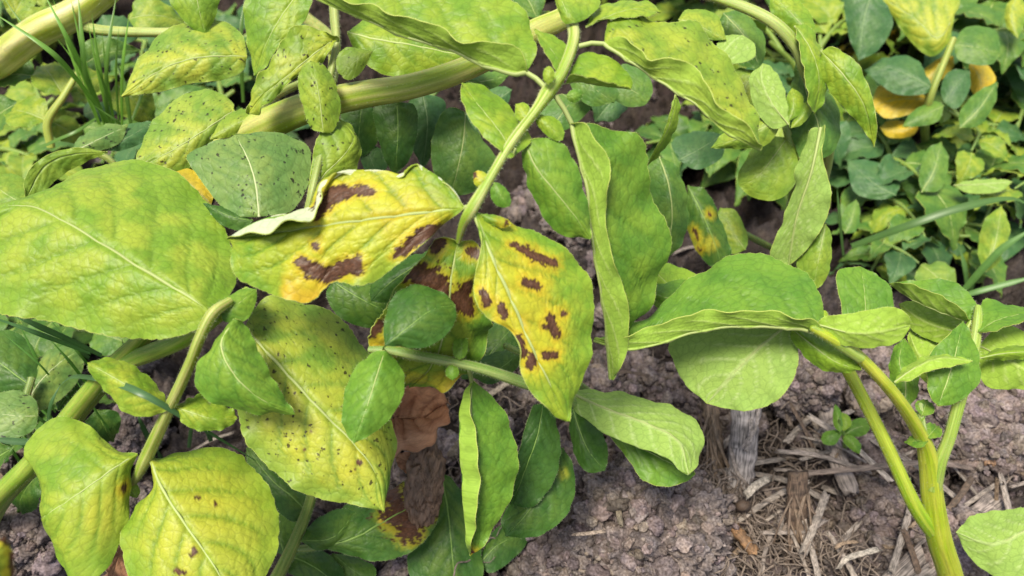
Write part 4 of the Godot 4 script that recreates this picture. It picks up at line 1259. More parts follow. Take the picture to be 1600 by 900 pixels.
	leaf(t, 0.46, 0.8, 0.0, [1075, 290, 1095, 330, 1115, 375, 1130, 420], [1070, 330, 1080, 375, 1105, 412], [1105, 300, 1128, 350, 1142, 395], "dark", {"q": 1.6, "yel": [[1085, 370, 25, 0.1], [1110, 380, 20, 0.2]], "les": [[1085, 360, 5, 1090, 372, 5], [1108, 335, 5], [1092, 390, 5]]})
	leaf(t, 0.47, 0.7, 0.0, [1165, 390, 1150, 370, 1125, 325], [1140, 395, 1115, 350], [1168, 370, 1150, 330], "far_lime", {"ya": 0.4})
	leaf(t, 0.48, 0.5, 0.0, [1060, 250, 1090, 235, 1130, 210], [1050, 220, 1090, 205], [1090, 265, 1128, 245], "blue", {})
	leaf(t, 0.45, 0.6, 0.0, [960, 120, 985, 140, 1015, 155], [945, 140, 975, 165, 1005, 165], [975, 100, 1010, 115, 1020, 140], "far_green", {})
	leaf(t, 0.44, 0.6, 0.0, [900, 100, 925, 135, 960, 160], [890, 130, 920, 165], [930, 110, 965, 140], "far_green", {})
	leaf(t, 0.42, 0.7, 0.0, [727, 175, 724, 220, 715, 265, 704, 308], [700, 168, 680, 200, 674, 248, 688, 292], [738, 198, 762, 228, 775, 255, 750, 295], "far_green", {"rib": 1.2, "ribc": 1})

func others() -> void:
	# under the crossing stem: shaded leaves of a plant that stands behind
	var p := thing("potato_plant", "shaded potato plant under the crossing pale stem, dark leaves hanging", "potato plant", ground_at(700, 60))
	stem("stem", p, [700, 60, 0.80, 6, 690, 120, 0.50, 6, 660, 170, 0.44, 5], Color(0.14, 0.25, 0.05), Color(0.22, 0.32, 0.08), false)
	var r := stem("compound_leaf", p, [690, 120, 0.50, 4, 640, 150, 0.44, 4, 600, 160, 0.43, 4], Color(0.14, 0.25, 0.05), Color(0.22, 0.32, 0.08), false)
	leaf(r, 0.415, 0.8, 0.0, [620, 160, 622, 200, 620, 240, 617, 272], [585, 165, 592, 220, 606, 258], [648, 165, 652, 205, 638, 252], "dark", {})
	leaf(r, 0.425, 0.8, 0.0, [565, 165, 562, 195, 558, 245], [535, 170, 535, 205, 548, 240], [592, 175, 592, 215, 575, 240], "dark", {})
	leaf(r, 0.435, 0.8, 0.0, [660, 145, 668, 195, 660, 265], [638, 160, 640, 215], [695, 160, 692, 215], "blue", {})
	leaf(r, 0.43, 0.8, 0.0, [575, 225, 580, 250, 592, 275], [562, 235, 570, 265], [598, 235, 605, 260], "blue", {})
	leaf(r, 0.40, 0.5, 0.0, [714, 126, 750, 128, 795, 118], [740, 142, 775, 136], [740, 114, 775, 112], "far_green", {})
	leaf(r, 0.45, 0.6, 0.0, [860, 205, 880, 175, 900, 150], [840, 185, 870, 150], [890, 200, 925, 165], "far_green", {})
	leaf(r, 0.46, 0.6, 0.0, [800, 140, 770, 160, 730, 175], [790, 165, 750, 185], [780, 135, 740, 150], "blue", {})
	for a in [[560, -10, 640, 10, 1], [850, 60, 830, 0, 2], [900, 120, 960, 180, 4], [840, 30, 800, -40, 3], [930, 190, 990, 130, 1], [760, 180, 700, 220, 4]]:
		filler(r, a[0], a[1], a[2], a[3], 0.48, ["far_green", "blue", "far_lime"][a[4] % 3], a[4])
	# rows behind, mostly out of focus
	var green := ["blue", "blue", "far_green"]
	bush("bluish green potato plant at the top right corner of the bed", ground_at(1560, 190), 0.13, 0.07, 3, 4, 0.9, green)
	bush("broad potato plant with one yellow-green upper leaf and golden dying leaves", ground_at(1420, 110), 0.15, 0.07, 3, 4, 1.15, ["far_lime", "far_yellow", "far_green", "far_yellow"])
	bush("small bluish potato plant under the golden leaves", ground_at(1390, 300), 0.07, 0.06, 3, 3, 0.75, green)
	bush("crowded low plant of small pointed leaves at the right edge", ground_at(1540, 310), 0.09, 0.07, 4, 4, 0.62, ["blue", "far_green", "far_lime", "far_lime"], Color(0.2, 0.3, 0.07), 2, "leafy_weed", "weed")
	bush("low weed of small leaves beside the reddish soil", ground_at(1440, 375), 0.05, 0.05, 3, 3, 0.55, ["blue", "far_green", "far_lime"], Color(0.2, 0.3, 0.07), 2, "leafy_weed", "weed")
	bush("bluish potato plant behind the arching pale stem", ground_at(1310, 60), 0.16, 0.06, 3, 4, 1.1, green)
	bush("yellow-green potato plant growing behind the curled top leaves", ground_at(1090, 40), 0.12, 0.08, 3, 4, 0.95, ["far_lime", "far_green", "far_lime"])
	bush("potato plant at the far end behind the crossing stem", ground_at(800, -40), 0.14, 0.08, 3, 4, 1.0, ["far_green", "blue", "far_lime"])
	bush("yellowish potato plant at the top left corner", ground_at(80, 60), 0.10, 0.07, 3, 4, 0.9, ["far_lime", "far_lime", "far_green", "lime_spot"], Color(0.3, 0.38, 0.06))
	bush("bluish low potato plant among the grass", ground_at(330, 130), 0.06, 0.07, 3, 3, 0.85, ["far_green", "blue", "blue"])
	bush("small yellowing plant by the left edge", ground_at(40, 250), 0.05, 0.05, 3, 3, 0.8, ["far_lime", "far_lime", "far_green"])
	bush("dense green potato plant filling the space behind the pale arching leaf", ground_at(1260, 230), 0.10, 0.06, 3, 4, 0.9, ["far_green", "far_lime", "blue"])
	bush("bluish potato plant right of the golden leaves", ground_at(1500, 190), 0.11, 0.06, 3, 4, 0.85, ["blue", "far_green", "far_green"])
	bush("green potato plant at the upper right edge with small upright leaves", ground_at(1610, 120), 0.13, 0.07, 3, 4, 0.9, ["far_green", "blue", "far_lime"])
	bush("low dark plant under the hanging narrow leaf", ground_at(1110, 250), 0.035, 0.05, 3, 2, 0.8, ["blue", "dark", "far_green"])
	bush("low green plant with pale leaves above the arched leaf of the young plant", ground_at(1390, 395), 0.035, 0.05, 3, 3, 0.6, ["far_green", "blue", "pale_under", "far_lime"], Color(0.2, 0.3, 0.07), 2, "leafy_weed", "weed")
	bush("dark leafy plant in the shade under the speckled leaves", ground_at(300, 240), 0.05, 0.06, 3, 3, 0.9, ["dark", "far_green", "blue"])
	bush("shaded plant under the big yellowing leaf at the left edge", ground_at(60, 600), 0.035, 0.05, 3, 2, 0.75, ["dark", "far_green"])
	# a few leaves that show singly in the corner
	var g := thing("potato_plant", "potato plant with a long dying golden leaf behind the pale arching leaf", "potato plant", ground_at(1450, 245))
	stem("stem", g, [1450, 245, 0.72, 6, 1445, 200, 0.64, 6, 1455, 150, 0.60, 5, 1490, 60, 0.60, 5], Color(0.25, 0.36, 0.05), Color(0.4, 0.45, 0.1), false)
	var gr := stem("compound_leaf", g, [1445, 200, 0.64, 4, 1450, 150, 0.61, 4, 1470, 100, 0.60, 4], Color(0.3, 0.36, 0.05), Color(0.45, 0.45, 0.1), false)
	leaf(gr, 0.60, 0.6, 0.0, [1490, 25, 1465, 60, 1430, 30, 1375, -8], [1485, 60, 1455, 88, 1415, 55], [1498, 0, 1460, -30, 1410, -30], "far_lime", {"ya": 0.8, "yb": 0.2})
	leaf(gr, 0.61, 0.6, 0.0, [1365, -20, 1350, 30, 1342, 95], [1322, -10, 1325, 50], [1395, 30, 1375, 75], "blue", {})
	leaf(gr, 0.60, 0.5, 0.0, [1458, 138, 1420, 118, 1385, 105, 1350, 110], [1440, 148, 1395, 145], [1430, 92, 1385, 90], "blue", {})
	leaf(gr, 0.62, 0.5, 0.0, [1450, 155, 1405, 155, 1362, 165], [1430, 175, 1385, 185], [1420, 130, 1375, 133], "far_yellow", {})
	leaf(gr, 0.60, 0.5, 0.0, [1490, 70, 1530, 75, 1563, 85], [1500, 95, 1545, 102], [1510, 42, 1555, 48], "far_green", {})
	leaf(gr, 0.60, 0.6, 0.0, [1475, 160, 1492, 135, 1515, 108], [1470, 140, 1482, 112], [1495, 170, 1515, 140], "blue", {})
	leaf(gr, 0.63, 0.6, 0.0, [1515, 100, 1530, 120, 1535, 150], [1512, 125, 1522, 148], [1540, 100, 1556, 125], "far_yellow", {"ya": 1.0})
	leaf(gr, 0.62, 0.6, 0.0, [1440, 130, 1465, 110, 1490, 88], [1445, 108, 1475, 88], [1460, 132, 1488, 108], "far_yellow", {"ya": 1.0})
	leaf(gr, 0.63, 0.6, 0.0, [1440, 190, 1410, 205, 1375, 200], [1420, 190, 1390, 188], [1425, 212, 1390, 215], "far_yellow", {"ya": 0.9})
	leaf(gr, 0.62, 0.6, 0.0, [1590, 60, 1580, 25, 1590, -10], [1572, 40, 1572, 10], [1602, 35, 1605, 10], "far_lime", {"ya": 0.8})
	leaf(gr, 0.59, 0.6, 0.0, [1500, 200, 1530, 170, 1558, 128], [1500, 175, 1525, 145], [1530, 195, 1555, 160], "far_green", {})
	leaf(gr, 0.60, 0.5, 0.0, [1475, 165, 1445, 180, 1410, 198], [1465, 190, 1430, 198], [1460, 158, 1425, 175], "far_green", {})
	leaf(gr, 0.60, 0.5, 0.0, [1400, 305, 1370, 290, 1323, 250], [1375, 312, 1335, 300], [1405, 280, 1365, 252], "blue", {})
	leaf(gr, 0.585, 0.6, 0.0, [1440, 300, 1460, 265, 1470, 222], [1436, 275, 1448, 235], [1470, 295, 1482, 250], "far_green", {})
	leaf(gr, 0.575, 0.4, 0.0, [1490, 290, 1530, 288, 1582, 284], [1515, 302, 1560, 300], [1515, 282, 1560, 280], "pale_under", {"under": true})
	leaf(gr, 0.545, 0.6, 0.0, [1540, 425, 1555, 380, 1565, 322], [1528, 395, 1538, 345], [1560, 410, 1578, 360], "far_lime", {})
	leaf(gr, 0.56, 0.6, 0.0, [1320, 365, 1330, 345, 1338, 312], [1315, 345, 1325, 322], [1338, 360, 1344, 330], "far_green", {})
	# grass
	var t := thing("grass_tuft", "tuft of thin upright grass blades beside the speckled leaf", "grass", ground_at(190, 175))
	for b in [[[170, 190, 0.46, 140, 150, 0.44, 100, 100, 0.41, 60, 66, 0.40, -10, 20, 0.40], 5.0, 0.15], [[165, 190, 0.47, 133, 117, 0.44, 100, 50, 0.42, 70, -8, 0.42], 5.0, 0.17], [[168, 195, 0.47, 135, 120, 0.44, 128, 60, 0.43, 122, -10, 0.43], 4.5, 0.14], [[172, 190, 0.47, 166, 165, 0.46, 168, 85, 0.44, 182, -8, 0.44], 3.5, 0.12], [[160, 170, 0.48, 65, 66, 0.45, 30, 30, 0.45, 5, -5, 0.45], 3.0, 0.11], [[205, 200, 0.49, 196, 140, 0.48, 180, 90, 0.48], 4.0, 0.1], [[150, 185, 0.45, 120, 205, 0.44, 90, 218, 0.44, 40, 242, 0.45], 3.5, 0.1], [[178, 200, 0.47, 172, 160, 0.45, 150, 100, 0.43], 3.0, 0.13], [[200, 205, 0.5, 230, 120, 0.5, 228, 60, 0.5], 3.0, 0.1], [[380, 160, 0.52, 376, 60, 0.5, 384, -10, 0.5], 4.0, 0.09], [[175, 195, 0.47, 190, 195, 0.45, 140, 160, 0.43], 3.0, 0.14]]:
		blade(t, b[0], b[1], Color(b[2] * 0.85, b[2] * 1.75, b[2] * 0.26))
	var t2 := thing("grass_tuft", "long grass blades lying under the big yellowing leaf and across the stalk", "grass", ground_at(150, 560))
	for b in [[[160, 556, 0.40, 110, 532, 0.37, 40, 500, 0.345, -20, 468, 0.34], 6.0, 0.15], [[142, 552, 0.40, 70, 525, 0.36, 0, 500, 0.345, -30, 495, 0.34], 5.0, 0.17], [[95, 600, 0.39, 120, 588, 0.36, 200, 605, 0.298, 300, 660, 0.31, 400, 720, 0.34], 6.0, 0.13], [[140, 560, 0.42, 110, 535, 0.40, 95, 520, 0.40], 5.0, 0.09], [[70, 690, 0.36, 30, 690, 0.355, -20, 685, 0.35], 7.0, 0.12], [[240, 700, 0.45, 220, 660, 0.43, 215, 640, 0.43], 5.0, 0.08], [[262, 745, 0.45, 245, 700, 0.43], 5.0, 0.07], [[330, 690, 0.45, 320, 660, 0.44], 5.0, 0.08], [[75, 660, 0.37, 80, 630, 0.36, 95, 600, 0.36], 3.5, 0.13], [[295, 700, 0.45, 300, 660, 0.44], 4.0, 0.07], [[340, 760, 0.44, 410, 740, 0.42], 4.0, 0.08], [[190, 545, 0.42, 200, 560, 0.41, 190, 530, 0.4], 3.0, 0.09]]:
		blade(t2, b[0], b[1], Color(b[2] * 0.5, b[2] * 1.1, b[2] * 0.4))
	for k in 16:
		var gx := rng.randf_range(-10, 150)
		var gy := rng.randf_range(545, 720)
		var gd := rng.randf_range(0.40, 0.44)
		blade(t2, [gx + 40, gy + 40, gd, gx + 10, gy, gd - 0.02, gx - rng.randf_range(20, 60), gy - rng.randf_range(20, 60), gd - 0.03], rng.randf_range(1.8, 3.2), Color(0.08, 0.19, 0.035) * rng.randf_range(0.8, 1.4))
	for k in 9:
		var gx := rng.randf_range(70, 240)
		blade(t, [175 + (gx - 150) * 0.3, 195, 0.47, lerpf(175, gx, 0.6), 110, 0.45, gx, rng.randf_range(-10, 70), 0.44], rng.randf_range(1.8, 3.0), Color(0.12, 0.25, 0.03) * rng.randf_range(0.8, 1.4))
	var t3 := thing("grass_tuft", "broad bright grass blades standing on the reddish soil at the right edge", "grass", ground_at(1510, 455))
	for b in [[[1500, 460, 0.56, 1540, 415, 0.54, 1570, 385, 0.53, 1625, 350, 0.52], 7.0, 0.17], [[1495, 465, 0.56, 1540, 452, 0.55, 1625, 430, 0.54], 6.0, 0.16], [[1512, 455, 0.57, 1508, 420, 0.56, 1500, 385, 0.56], 5.0, 0.12], [[1330, 385, 0.56, 1420, 352, 0.53, 1500, 325, 0.52, 1580, 310, 0.52, 1620, 330, 0.52], 8.0, 0.11], [[1318, 400, 0.55, 1312, 340, 0.52, 1308, 295, 0.51], 4.0, 0.13], [[1515, 460, 0.57, 1525, 430, 0.56], 4.0, 0.1]]:
		blade(t3, b[0], b[1], Color(b[2] * 0.6, b[2] * 1.25, b[2] * 0.3))
	# seedling on the soil
	var w := thing("weed_seedling", "tiny bright green weed seedling with five pointed leaves on the soil", "weed", ground_at(1318, 682))
	var ws := stem("stem", w, [1320, 700, 0.478, 3, 1318, 680, 0.463, 3, 1312, 655, 0.455, 2], Color(0.12, 0.3, 0.05), Color(0.2, 0.36, 0.08), false)
	leaf(ws, 0.462, 0.6, 0.0, [1318, 680, 1340, 668, 1363, 664], [1325, 682, 1350, 680], [1328, 660, 1350, 653], "fresh", {"ya": 0.0})
	leaf(ws, 0.460, 0.6, 0.0, [1316, 676, 1298, 682, 1283, 686], [1305, 694, 1288, 694], [1305, 672, 1288, 676], "fresh", {"ya": 0.0})
	leaf(ws, 0.460, 0.7, 0.0, [1320, 680, 1332, 692, 1343, 709], [1318, 690, 1332, 704], [1333, 682, 1345, 695], "fresh", {"ya": 0.0})
	leaf(ws, 0.456, 0.7, 0.0, [1313, 676, 1310, 655, 1305, 632], [1303, 665, 1302, 645], [1320, 660, 1312, 640], "fresh", {"ya": 0.0})
	leaf(ws, 0.456, 0.7, 0.0, [1318, 674, 1322, 660, 1316, 645], [1312, 664, 1310, 650], [1330, 664, 1326, 650], "lime", {"ya": 0.0})
	# very near, blurred leaf tip in the bottom left corner
	var b := thing("potato_plant", "blurred red-edged yellow leaf tip close to the viewer in the bottom left corner", "potato plant", at(-60, 1010, 0.24))
	leaf(b, 0.19, 0.9, 0.0, [-60, 960, -30, 900, 8, 838], [-70, 930, -35, 870], [-10, 960, 22, 890], "yellowing", {"ya": 0.5, "les": [[18, 870, 6, 24, 900, 5], [8, 845, 5]], "q": 1.5})

func debris() -> void:
	var dead := STY["dark"].duplicate() as Dictionary
	dead.merge({"g": Color(0.34, 0.15, 0.075), "g2": Color(0.55, 0.29, 0.17), "y": Color(0.5, 0.28, 0.16), "ya": 0.4, "u": Color(0.20, 0.12, 0.085), "uv_": Color(0.27, 0.17, 0.12), "rc": Color(0.33, 0.21, 0.14), "ribc": Color(0.2, 0.11, 0.07), "mat": "leaf_dead", "hair": 0.0}, true)
	STY["dead"] = dead
	var grey := dead.duplicate()
	grey.merge({"g": Color(0.12, 0.085, 0.06), "g2": Color(0.20, 0.155, 0.115)}, true)
	STY["dead_grey"] = grey
	var d := thing("dried_leaf", "curled reddish brown dried leaf lying between the yellow leaf and the soil", "dried leaf", ground_at(655, 670))
	leaf(d, 0.405, 0.9, 0.0, [608, 650, 640, 655, 668, 650, 700, 628], [605, 690, 618, 712, 652, 704, 685, 682, 700, 650], [606, 625, 620, 606, 648, 598, 680, 606, 698, 618], "dead", {"called": "leaf_blade", "q": 1.8, "hn": 26, "hf": 20, "rip": 4.0, "puff": 3.5, "veins": 5, "round": 1.0, "droop": -6})
	var d2 := thing("dried_leaf", "grey brown dried leaf rolled into a tube above the half-dead green leaflet", "dried leaf", ground_at(665, 760))
	var rm := clod_mesh(51.0, 60, 90, 0.9, 0.35, Color(0.085, 0.052, 0.034), Color(0.25, 0.155, 0.10), "rib")
	var ro := mesh_node("leaf_blade", rm, d2)
	var ax := (at(656, 806, 0.388) - at(667, 704, 0.388)).normalized()
	var ay := (eye - at(664, 752, 0.388)).normalized()
	ay = (ay - ax * ay.dot(ax)).normalized()
	ro.transform = Transform3D(Basis(ay.cross(ax), ay, ax) * Basis.from_scale(Vector3(0.0084, 0.0080, 0.0185)), at(664, 752, 0.388) - d2.position)
	leaf(d2, 0.392, 0.9, 0.0, [650, 735, 636, 722, 618, 712], [640, 742, 622, 728], [652, 716, 636, 706], "dead", {"called": "torn_flap", "q": 2.5, "hn": 3, "rip": 2.0})
	var d3 := thing("dried_leaf", "brown withered leaf scrap under the two lowest yellow leaves", "dried leaf", ground_at(185, 890))
	leaf(d3, 0.36, 0.7, 0.0, [192, 830, 186, 860, 175, 900, 165, 930], [180, 845, 165, 885, 155, 915], [200, 850, 205, 890, 190, 925], "dead", {"called": "leaf_blade", "q": 2.0, "rip": 4.0, "hn": 6})
	var d4 := thing("dried_leaf", "small orange brown leaf scrap on the ground beside the grass", "dried leaf", ground_at(220, 178))
	leaf(d4, 0.66, 0.5, 0.0, [208, 172, 222, 180, 236, 187], [212, 188, 225, 190], [218, 168, 232, 176], "dead", {"called": "leaf_blade", "q": 3.0, "hn": 6})

	# clods of soil: a dozen shapes, each clod an object
	var shapes := []
	for k in 10:
		shapes.append(clod_mesh(3.1 * k + 1.0, 64, 96, 1.0 + 0.05 * k))
	var grainy := [clod_mesh(5.3, 130, 190, 1.0, 1.0), clod_mesh(14.9, 110, 170, 1.1, 1.0)]
	var seats := []
	var placed := [] # x, y, radius
	var clod := func(x: float, y: float, px: float, squash: float, label := ""):
		var g := ground_at(x, y)
		var r := px * (g - eye).dot(ray(800, 450).normalized()) / F
		placed.append(Vector4(g.x, g.z, r, squash))
		var o := MeshInstance3D.new()
		o.mesh = shapes[rng.randi() % shapes.size()] if px < 47.0 else grainy[placed.size() % 2]
		put(o, "soil_clod", self)
		o.position = Vector3(g.x, maxf(soil_height(g.x, g.z), -0.026) + r * squash * 0.55, g.z)
		o.basis = Basis.from_euler(Vector3(rng.randf_range(-0.25, 0.25), rng.randf() * TAU, rng.randf_range(-0.25, 0.25))) * Basis.from_scale(Vector3(r, r * squash, r * rng.randf_range(0.8, 1.1)))
		if px > 15.0:
			seats.append([o, px])
		tag(o, label if label else "small grey brown clod of dry soil lying loose among others", "soil clod", "clods of dry soil")
	clod.call(1010, 845, 105, 0.75, "largest crumbly clod of soil, in front of the rolled pale leaf")
	clod.call(868, 862, 58, 0.8, "grey clod of soil just left of the largest crumbly clod")
	clod.call(1240, 622, 48, 0.85, "rounded clod of soil right of the hanging leaf underside")
	clod.call(1062, 600, 42, 0.8, "clod of soil between the hanging narrow leaf and the round underside leaf")
	clod.call(1375, 800, 62, 0.7, "dark crumbly clod of soil left of the forked stem base")
	clod.call(1370, 690, 50, 0.7, "clod of soil behind the forked stem, beside the seedling")
	clod.call(1510, 690, 60, 0.6, "pale flat clod of soil right of the forked stem")
	clod.call(1560, 640, 45, 0.6, "pale clod of soil at the right edge under the leafy branch")
	clod.call(885, 770, 45, 0.8, "clod of soil under the rolled pale leaf")
	clod.call(60, 860, 62, 0.75, "dark clod of soil in the bottom left corner")
	clod.call(190, 640, 40, 0.8, "clod of soil in the gap below the left stalk")
	clod.call(215, 680, 36, 0.8, "clod of soil between the two stalks at the left")
	clod.call(960, 560, 40, 0.8)
	clod.call(900, 345, 50, 0.7, "brown clod of soil seen in the gap right of the middle stalk")
	clod.call(835, 320, 42, 0.7)
	clod.call(1010, 720, 40, 0.7)
	clod.call(1460, 600, 40, 0.7)
	var areas := [[870, 560, 1600, 905, 105, 26], [820, 240, 1010, 620, 22, 22], [0, 540, 360, 900, 34, 22], [940, 110, 1160, 260, 22, 15], [600, 660, 900, 900, 30, 20], [0, 150, 380, 300, 16, 14], [1330, 160, 1600, 470, 30, 14]]
	for a in areas:
		for k in a[4]:
			var x := rng.randf_range(a[0], a[2])
			var y := rng.randf_range(a[1], a[3])
			var px: float = a[5] * (0.35 + 0.95 * pow(rng.randf(), 1.8))
			var g := ground_at(x, y)
			var ok := true
			for q in placed:
				if Vector2(q.x - g.x, q.y - g.z).length() < q.z * 0.75:
					ok = false
			if x > 1080 and x < 1300 and y > 640 and rng.randf() < 0.65:
				ok = false
			if ok:
				clod.call(x, y, px, rng.randf_range(0.6, 0.9))

	# loose crumbs that nobody would count
	var crumb := clod_mesh(77.0, 12, 16, 1.2)
	var vert_of := {}
	for o in seats:
		if not vert_of.has(o[0].mesh):
			var all: PackedVector3Array = o[0].mesh.surface_get_arrays(0)[Mesh.ARRAY_VERTEX]
			var up := PackedVector3Array()
			for v in all:
				if v.y > -0.1:
					up.append(v)
			vert_of[o[0].mesh] = up
	var mm := MultiMesh.new()
	mm.transform_format = MultiMesh.TRANSFORM_3D
	mm.use_colors = true
	mm.mesh = crumb
	mm.instance_count = 36000
	for k in 36000:
		var x := rng.randf_range(-0.42, 0.55)
		var z := -rng.randf_range(0.12, 0.95)
		if k < 27000:
			var g := ground_at(rng.randf_range(560, 1620), rng.randf_range(540, 920))
			x = g.x
			z = g.z
		var y := soil_height(x, z)
		var on := false
		if k >= 14000:
			var spot: Array = seats[rng.randi() % seats.size()]
			if rng.randf() < 0.45:
				for again in 6:
					if spot[1] > 40.0:
						break
					spot = seats[rng.randi() % seats.size()]
			var host: MeshInstance3D = spot[0]
			var verts: PackedVector3Array = vert_of[host.mesh]
			var q := host.transform * verts[rng.randi() % verts.size()]
			on = true
			x = q.x
			y = q.y
			z = q.z
		for q in (placed if not on else []):
			var dd: float = Vector2(q.x - x, q.y - z).length() / q.z
			if dd < 0.95:
				on = true
				y = maxf(y, maxf(soil_height(q.x, q.y), -0.026) + q.z * q.w * (0.55 + 1.03 * sqrt(1.0 - dd * dd)))
		var r := 0.0006 + 0.0026 * pow(rng.randf(), 2.2)
		if k % 8 == 0:
			r = 0.0018 + 0.0045 * pow(rng.randf(), 2.0)
		if not on and k % 3 != 0:
			r *= 0.35
		var tone := rng.randf_range(0.6, 1.5) * (1.0 if on else 0.6)
		mm.set_instance_color(k, Color(tone, tone * rng.randf_range(0.92, 1.0), tone * rng.randf_range(0.85, 1.02)))
		mm.set_instance_transform(k, Transform3D(Basis.from_euler(Vector3(rng.randf() * 6.0, rng.randf() * 6.0, 0)) * Basis.from_scale(Vector3(r, r * 0.8, r)), Vector3(x, y + r * 0.3, z)))
	var ci := MultiMeshInstance3D.new()
	ci.multimesh = mm
	put(ci, "soil_crumbs", self)
	ci.set_meta("kind", "stuff")
	tag(ci, "fine loose crumbs of soil strewn over the bed", "soil crumbs")

	# stubble: cut stalks of last year's crop
	var pale := Color(0.44, 0.38, 0.36)
	var tan_ := Color(0.38, 0.28, 0.20)
	var brown := Color(0.22, 0.155, 0.12)
	var cut := func(label: String, a: Vector3, b: Vector3, wid: float, col: Color, frays: int):
		var o := thing("stubble_stalk", label, "stubble stalk", a, "cut stalks of an old crop")
		straw3("stalk", o, PackedVector3Array([a, a.lerp(b, 0.4) + Vector3(0.001, 0, 0.001), b]), wid, col, 0.75)
		for k in frays:
			var s := a.lerp(b, rng.randf_range(0.3, 0.9)) + Vector3(rng.randf_range(-1, 1), 0.3, rng.randf_range(-0.3, 1)) * wid * 0.9
			var e := s + (a - b).normalized() * rng.randf_range(0.012, 0.035) + Vector3(rng.randf_range(-0.012, 0.012), rng.randf_range(-0.004, 0.006), rng.randf_range(0.0, 0.012))
			straw3("fibre_strip", o, PackedVector3Array([s, s.lerp(e, 0.5) + Vector3(rng.randf_range(-0.004, 0.004), 0.002, 0.003), e]), wid * rng.randf_range(0.08, 0.22), col.lerp(tan_, rng.randf() * 0.6), 0.35)
	cut.call("thick greyish cut stalk standing just below the round leaf underside", ground_at(1150, 775, 0.0), at(1168, 610, 0.475), 0.0088, Color(0.62, 0.57, 0.58), 4)
	cut.call("frayed tan cut stalk left of the thick greyish one", ground_at(1120, 745, 0.0), at(1105, 600, 0.485), 0.0055, tan_, 9)
	cut.call("dark broken stub with torn fibres in the middle of the straw", ground_at(1238, 842, 0.0), at(1246, 738, 0.44), 0.0065, brown, 14)
	cut.call("brown rotting stub at the foot of the thick stalk", ground_at(1200, 850, -4.0), at(1160, 790, 0.445), 0.0055, brown, 6)
	# straw lying about; each piece its own
	var lie := func(label: String, pts: Array, half: float, col: Color, flat := 0.4):
		var o := straw("straw_stalk", self, pts, half, col, flat)
		tag(o, label, "straw", "straw lying on the soil")
	lie.call("broad greyish straw running up behind the seedling", [1330, 770, 12, 1300, 690, 14, 1275, 575, 16], 13, pale)
	lie.call("narrow straw beside the broad greyish one", [1310, 720, 14, 1285, 650, 16, 1278, 600, 16], 6, pale * 0.8)
	lie.call("wide split pale straw running to the bottom edge behind the forked stem", [1385, 920, 8, 1450, 860, 14, 1560, 780, 10], 15, pale)
	lie.call("second wide straw below the split pale one", [1420, 915, 12, 1490, 862, 18, 1555, 800, 12], 9, pale * 0.9)
	lie.call("thin long straw lying across behind the forked stem", [1235, 742, 16, 1340, 732, 22, 1450, 722, 24, 1520, 732, 14], 4.5, Color(0.34, 0.27, 0.24))
	lie.call("pale thin straw crossing above the thin long one", [1215, 705, 14, 1280, 712, 18, 1360, 738, 14], 4, pale)
	lie.call("short orange tan straw flake at the right", [1540, 658, 22, 1545, 690, 18, 1547, 725, 14], 7, Color(0.5, 0.31, 0.2))
	lie.call("thin upright straw splinter at the right", [1556, 800, 4, 1557, 770, 18, 1558, 748, 30], 2.5, tan_)
	lie.call("dark stick leaning behind the forked stem", [1470, 810, 12, 1500, 775, 18, 1518, 748, 22], 4, Color(0.17, 0.12, 0.09))
	lie.call("short dark stick in front of the stem foot", [1412, 828, 16, 1425, 862, 18, 1438, 902, 14], 4.5, Color(0.22, 0.15, 0.11))
	lie.call("whitish thin straw on the clod at the bottom", [900, 835, 40, 922, 833, 42, 942, 830, 42], 3.0, Color(0.55, 0.45, 0.38))
	lie.call("bent pale grass stalk on the largest clod", [955, 745, 20, 965, 790, 38, 970, 820, 42], 4.0, Color(0.36, 0.31, 0.24))
	lie.call("forked whitish splinter by the bottom edge", [1310, 888, 14, 1325, 872, 20, 1372, 858, 22], 4.0, Color(0.6, 0.55, 0.5))
	lie.call("whitish straw flake left of the broken stub", [1165, 775, 24, 1180, 760, 26, 1200, 748, 24], 6.0, Color(0.62, 0.56, 0.5))
	lie.call("tan straw under the rolled leaf", [1010, 660, 6, 1040, 680, 8, 1000, 700, 8], 5.0, Color(0.42, 0.33, 0.25))
	lie.call("orange tan stub lying under the frayed stalks", [1140, 815, 10, 1160, 840, 14, 1178, 862, 10], 9.0, Color(0.36, 0.21, 0.11), 0.7)
	lie.call("pale straw lying on the soil between the lower leaves", [760, 620, 10, 790, 600, 14, 800, 588, 16], 5.0, Color(0.5, 0.43, 0.35))
	lie.call("tan straw in the bottom left gap by the stem", [10, 815, 16, 40, 790, 20, 70, 755, 16], 7.0, Color(0.38, 0.29, 0.23))
	for k in 46:
		var g := ground_at(clampf(1330.0 + 190.0 * rng.randfn(), 900, 1620), clampf(770.0 + 90.0 * rng.randfn(), 570, 905))
		var a := rng.randf() * TAU
		var dv := Vector3(cos(a), rng.randf_range(-0.05, 0.15), sin(a)) * rng.randf_range(0.025, 0.065)
		var s := Vector3(g.x, soil_height(g.x, g.z) + rng.randf_range(0.010, 0.024), g.z) - dv * 0.5
		var o := straw3("straw_stalk", self, PackedVector3Array([s, s + dv * 0.5 + Vector3(0, rng.randf_range(0.0, 0.006), 0), s + dv]), rng.randf_range(0.0009, 0.0024), Color(0.56, 0.49, 0.45) * rng.randf_range(0.6, 1.15), rng.randf_range(0.3, 0.5))
		tag(o, "long pale dry straw lying on the clods round the forked stem", "straw", "long pale straws on the soil")
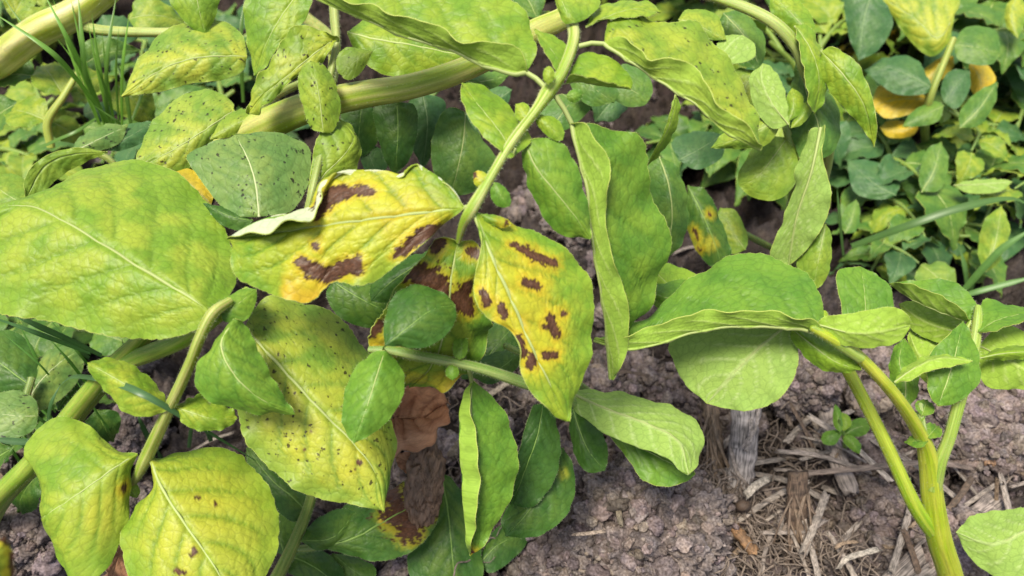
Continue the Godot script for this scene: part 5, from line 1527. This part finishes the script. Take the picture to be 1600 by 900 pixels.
	for k in 150:
		var x := 1190.0 + 150.0 * rng.randfn()
		var y := 770.0 + 85.0 * rng.randfn()
		if k > 90:
			x = rng.randf_range(880, 1620)
			y = rng.randf_range(560, 905)
		if k > 130:
			x = rng.randf_range(-20, 1100)
			y = rng.randf_range(150, 880)
		y = clampf(y, 150.0, 912.0)
		var g := ground_at(x, y)
		var a := rng.randf() * TAU
		var l := rng.randf_range(0.010, 0.040)
		var dv := Vector3(cos(a), rng.randf_range(-0.1, 0.35), sin(a)) * l
		var h := soil_height(g.x, g.z) + rng.randf_range(0.004, 0.018)
		var s := Vector3(g.x, h, g.z) - dv * 0.5
		var o := straw3("straw_stalk", self, PackedVector3Array([s, s + dv * 0.5 + Vector3(rng.randf_range(-1, 1), 0.6, rng.randf_range(-1, 1)) * l * 0.13, s + dv]), rng.randf_range(0.0005, 0.0021) * (1.0 if rng.randf() < 0.85 else 2.0), [pale, tan_, brown, Color(0.52, 0.45, 0.40), Color(0.33, 0.26, 0.22)][rng.randi() % 5] * rng.randf_range(0.75, 1.1), rng.randf_range(0.25, 0.5))
		tag(o, "short dry straw piece lying loose on the soil", "straw", "loose straw pieces on the soil")
	# matted root fibres round the stubs
	var bits: Array[ArrayMesh] = []
	for k in 5:
		var l := 0.016
		var q := rng.randf_range(-0.005, 0.005)
		bits.append(straw_mesh(PackedVector3Array([Vector3(-l / 2, 0, 0), Vector3(-l / 5, q, q * 0.7), Vector3(l / 6, -q * 0.6, -q), Vector3(l / 2, q, 0)]), 0.00032, Color(0.36, 0.29, 0.25), 0.8, Vector3.ZERO))
	for v in 5:
		var fm := MultiMesh.new()
		fm.transform_format = MultiMesh.TRANSFORM_3D
		fm.use_colors = false
		fm.mesh = bits[v]
		fm.instance_count = 380
		for k in 380:
			var g := ground_at(1195.0 + 95.0 * rng.randfn(), clampf(790.0 + 70.0 * rng.randfn(), 560, 915))
			if k > 230:
				g = ground_at(rng.randf_range(600, 1620), rng.randf_range(540, 910))
			var sc := rng.randf_range(0.4, 1.7)
			fm.set_instance_transform(k, Transform3D(Basis.from_euler(Vector3(rng.randf_range(-0.5, 0.5), rng.randf() * TAU, rng.randf_range(-0.6, 0.6))) * Basis.from_scale(Vector3(sc, sc, sc)), Vector3(g.x, soil_height(g.x, g.z) + rng.randf_range(0.002, 0.02), g.z)))
		var fi := MultiMeshInstance3D.new()
		fi.multimesh = fm
		put(fi, "root_fibres", self)
		fi.set_meta("kind", "stuff")
		tag(fi, "matted brown root fibres and chaff round the cut stalks", "chaff", "matted fibres on the soil")
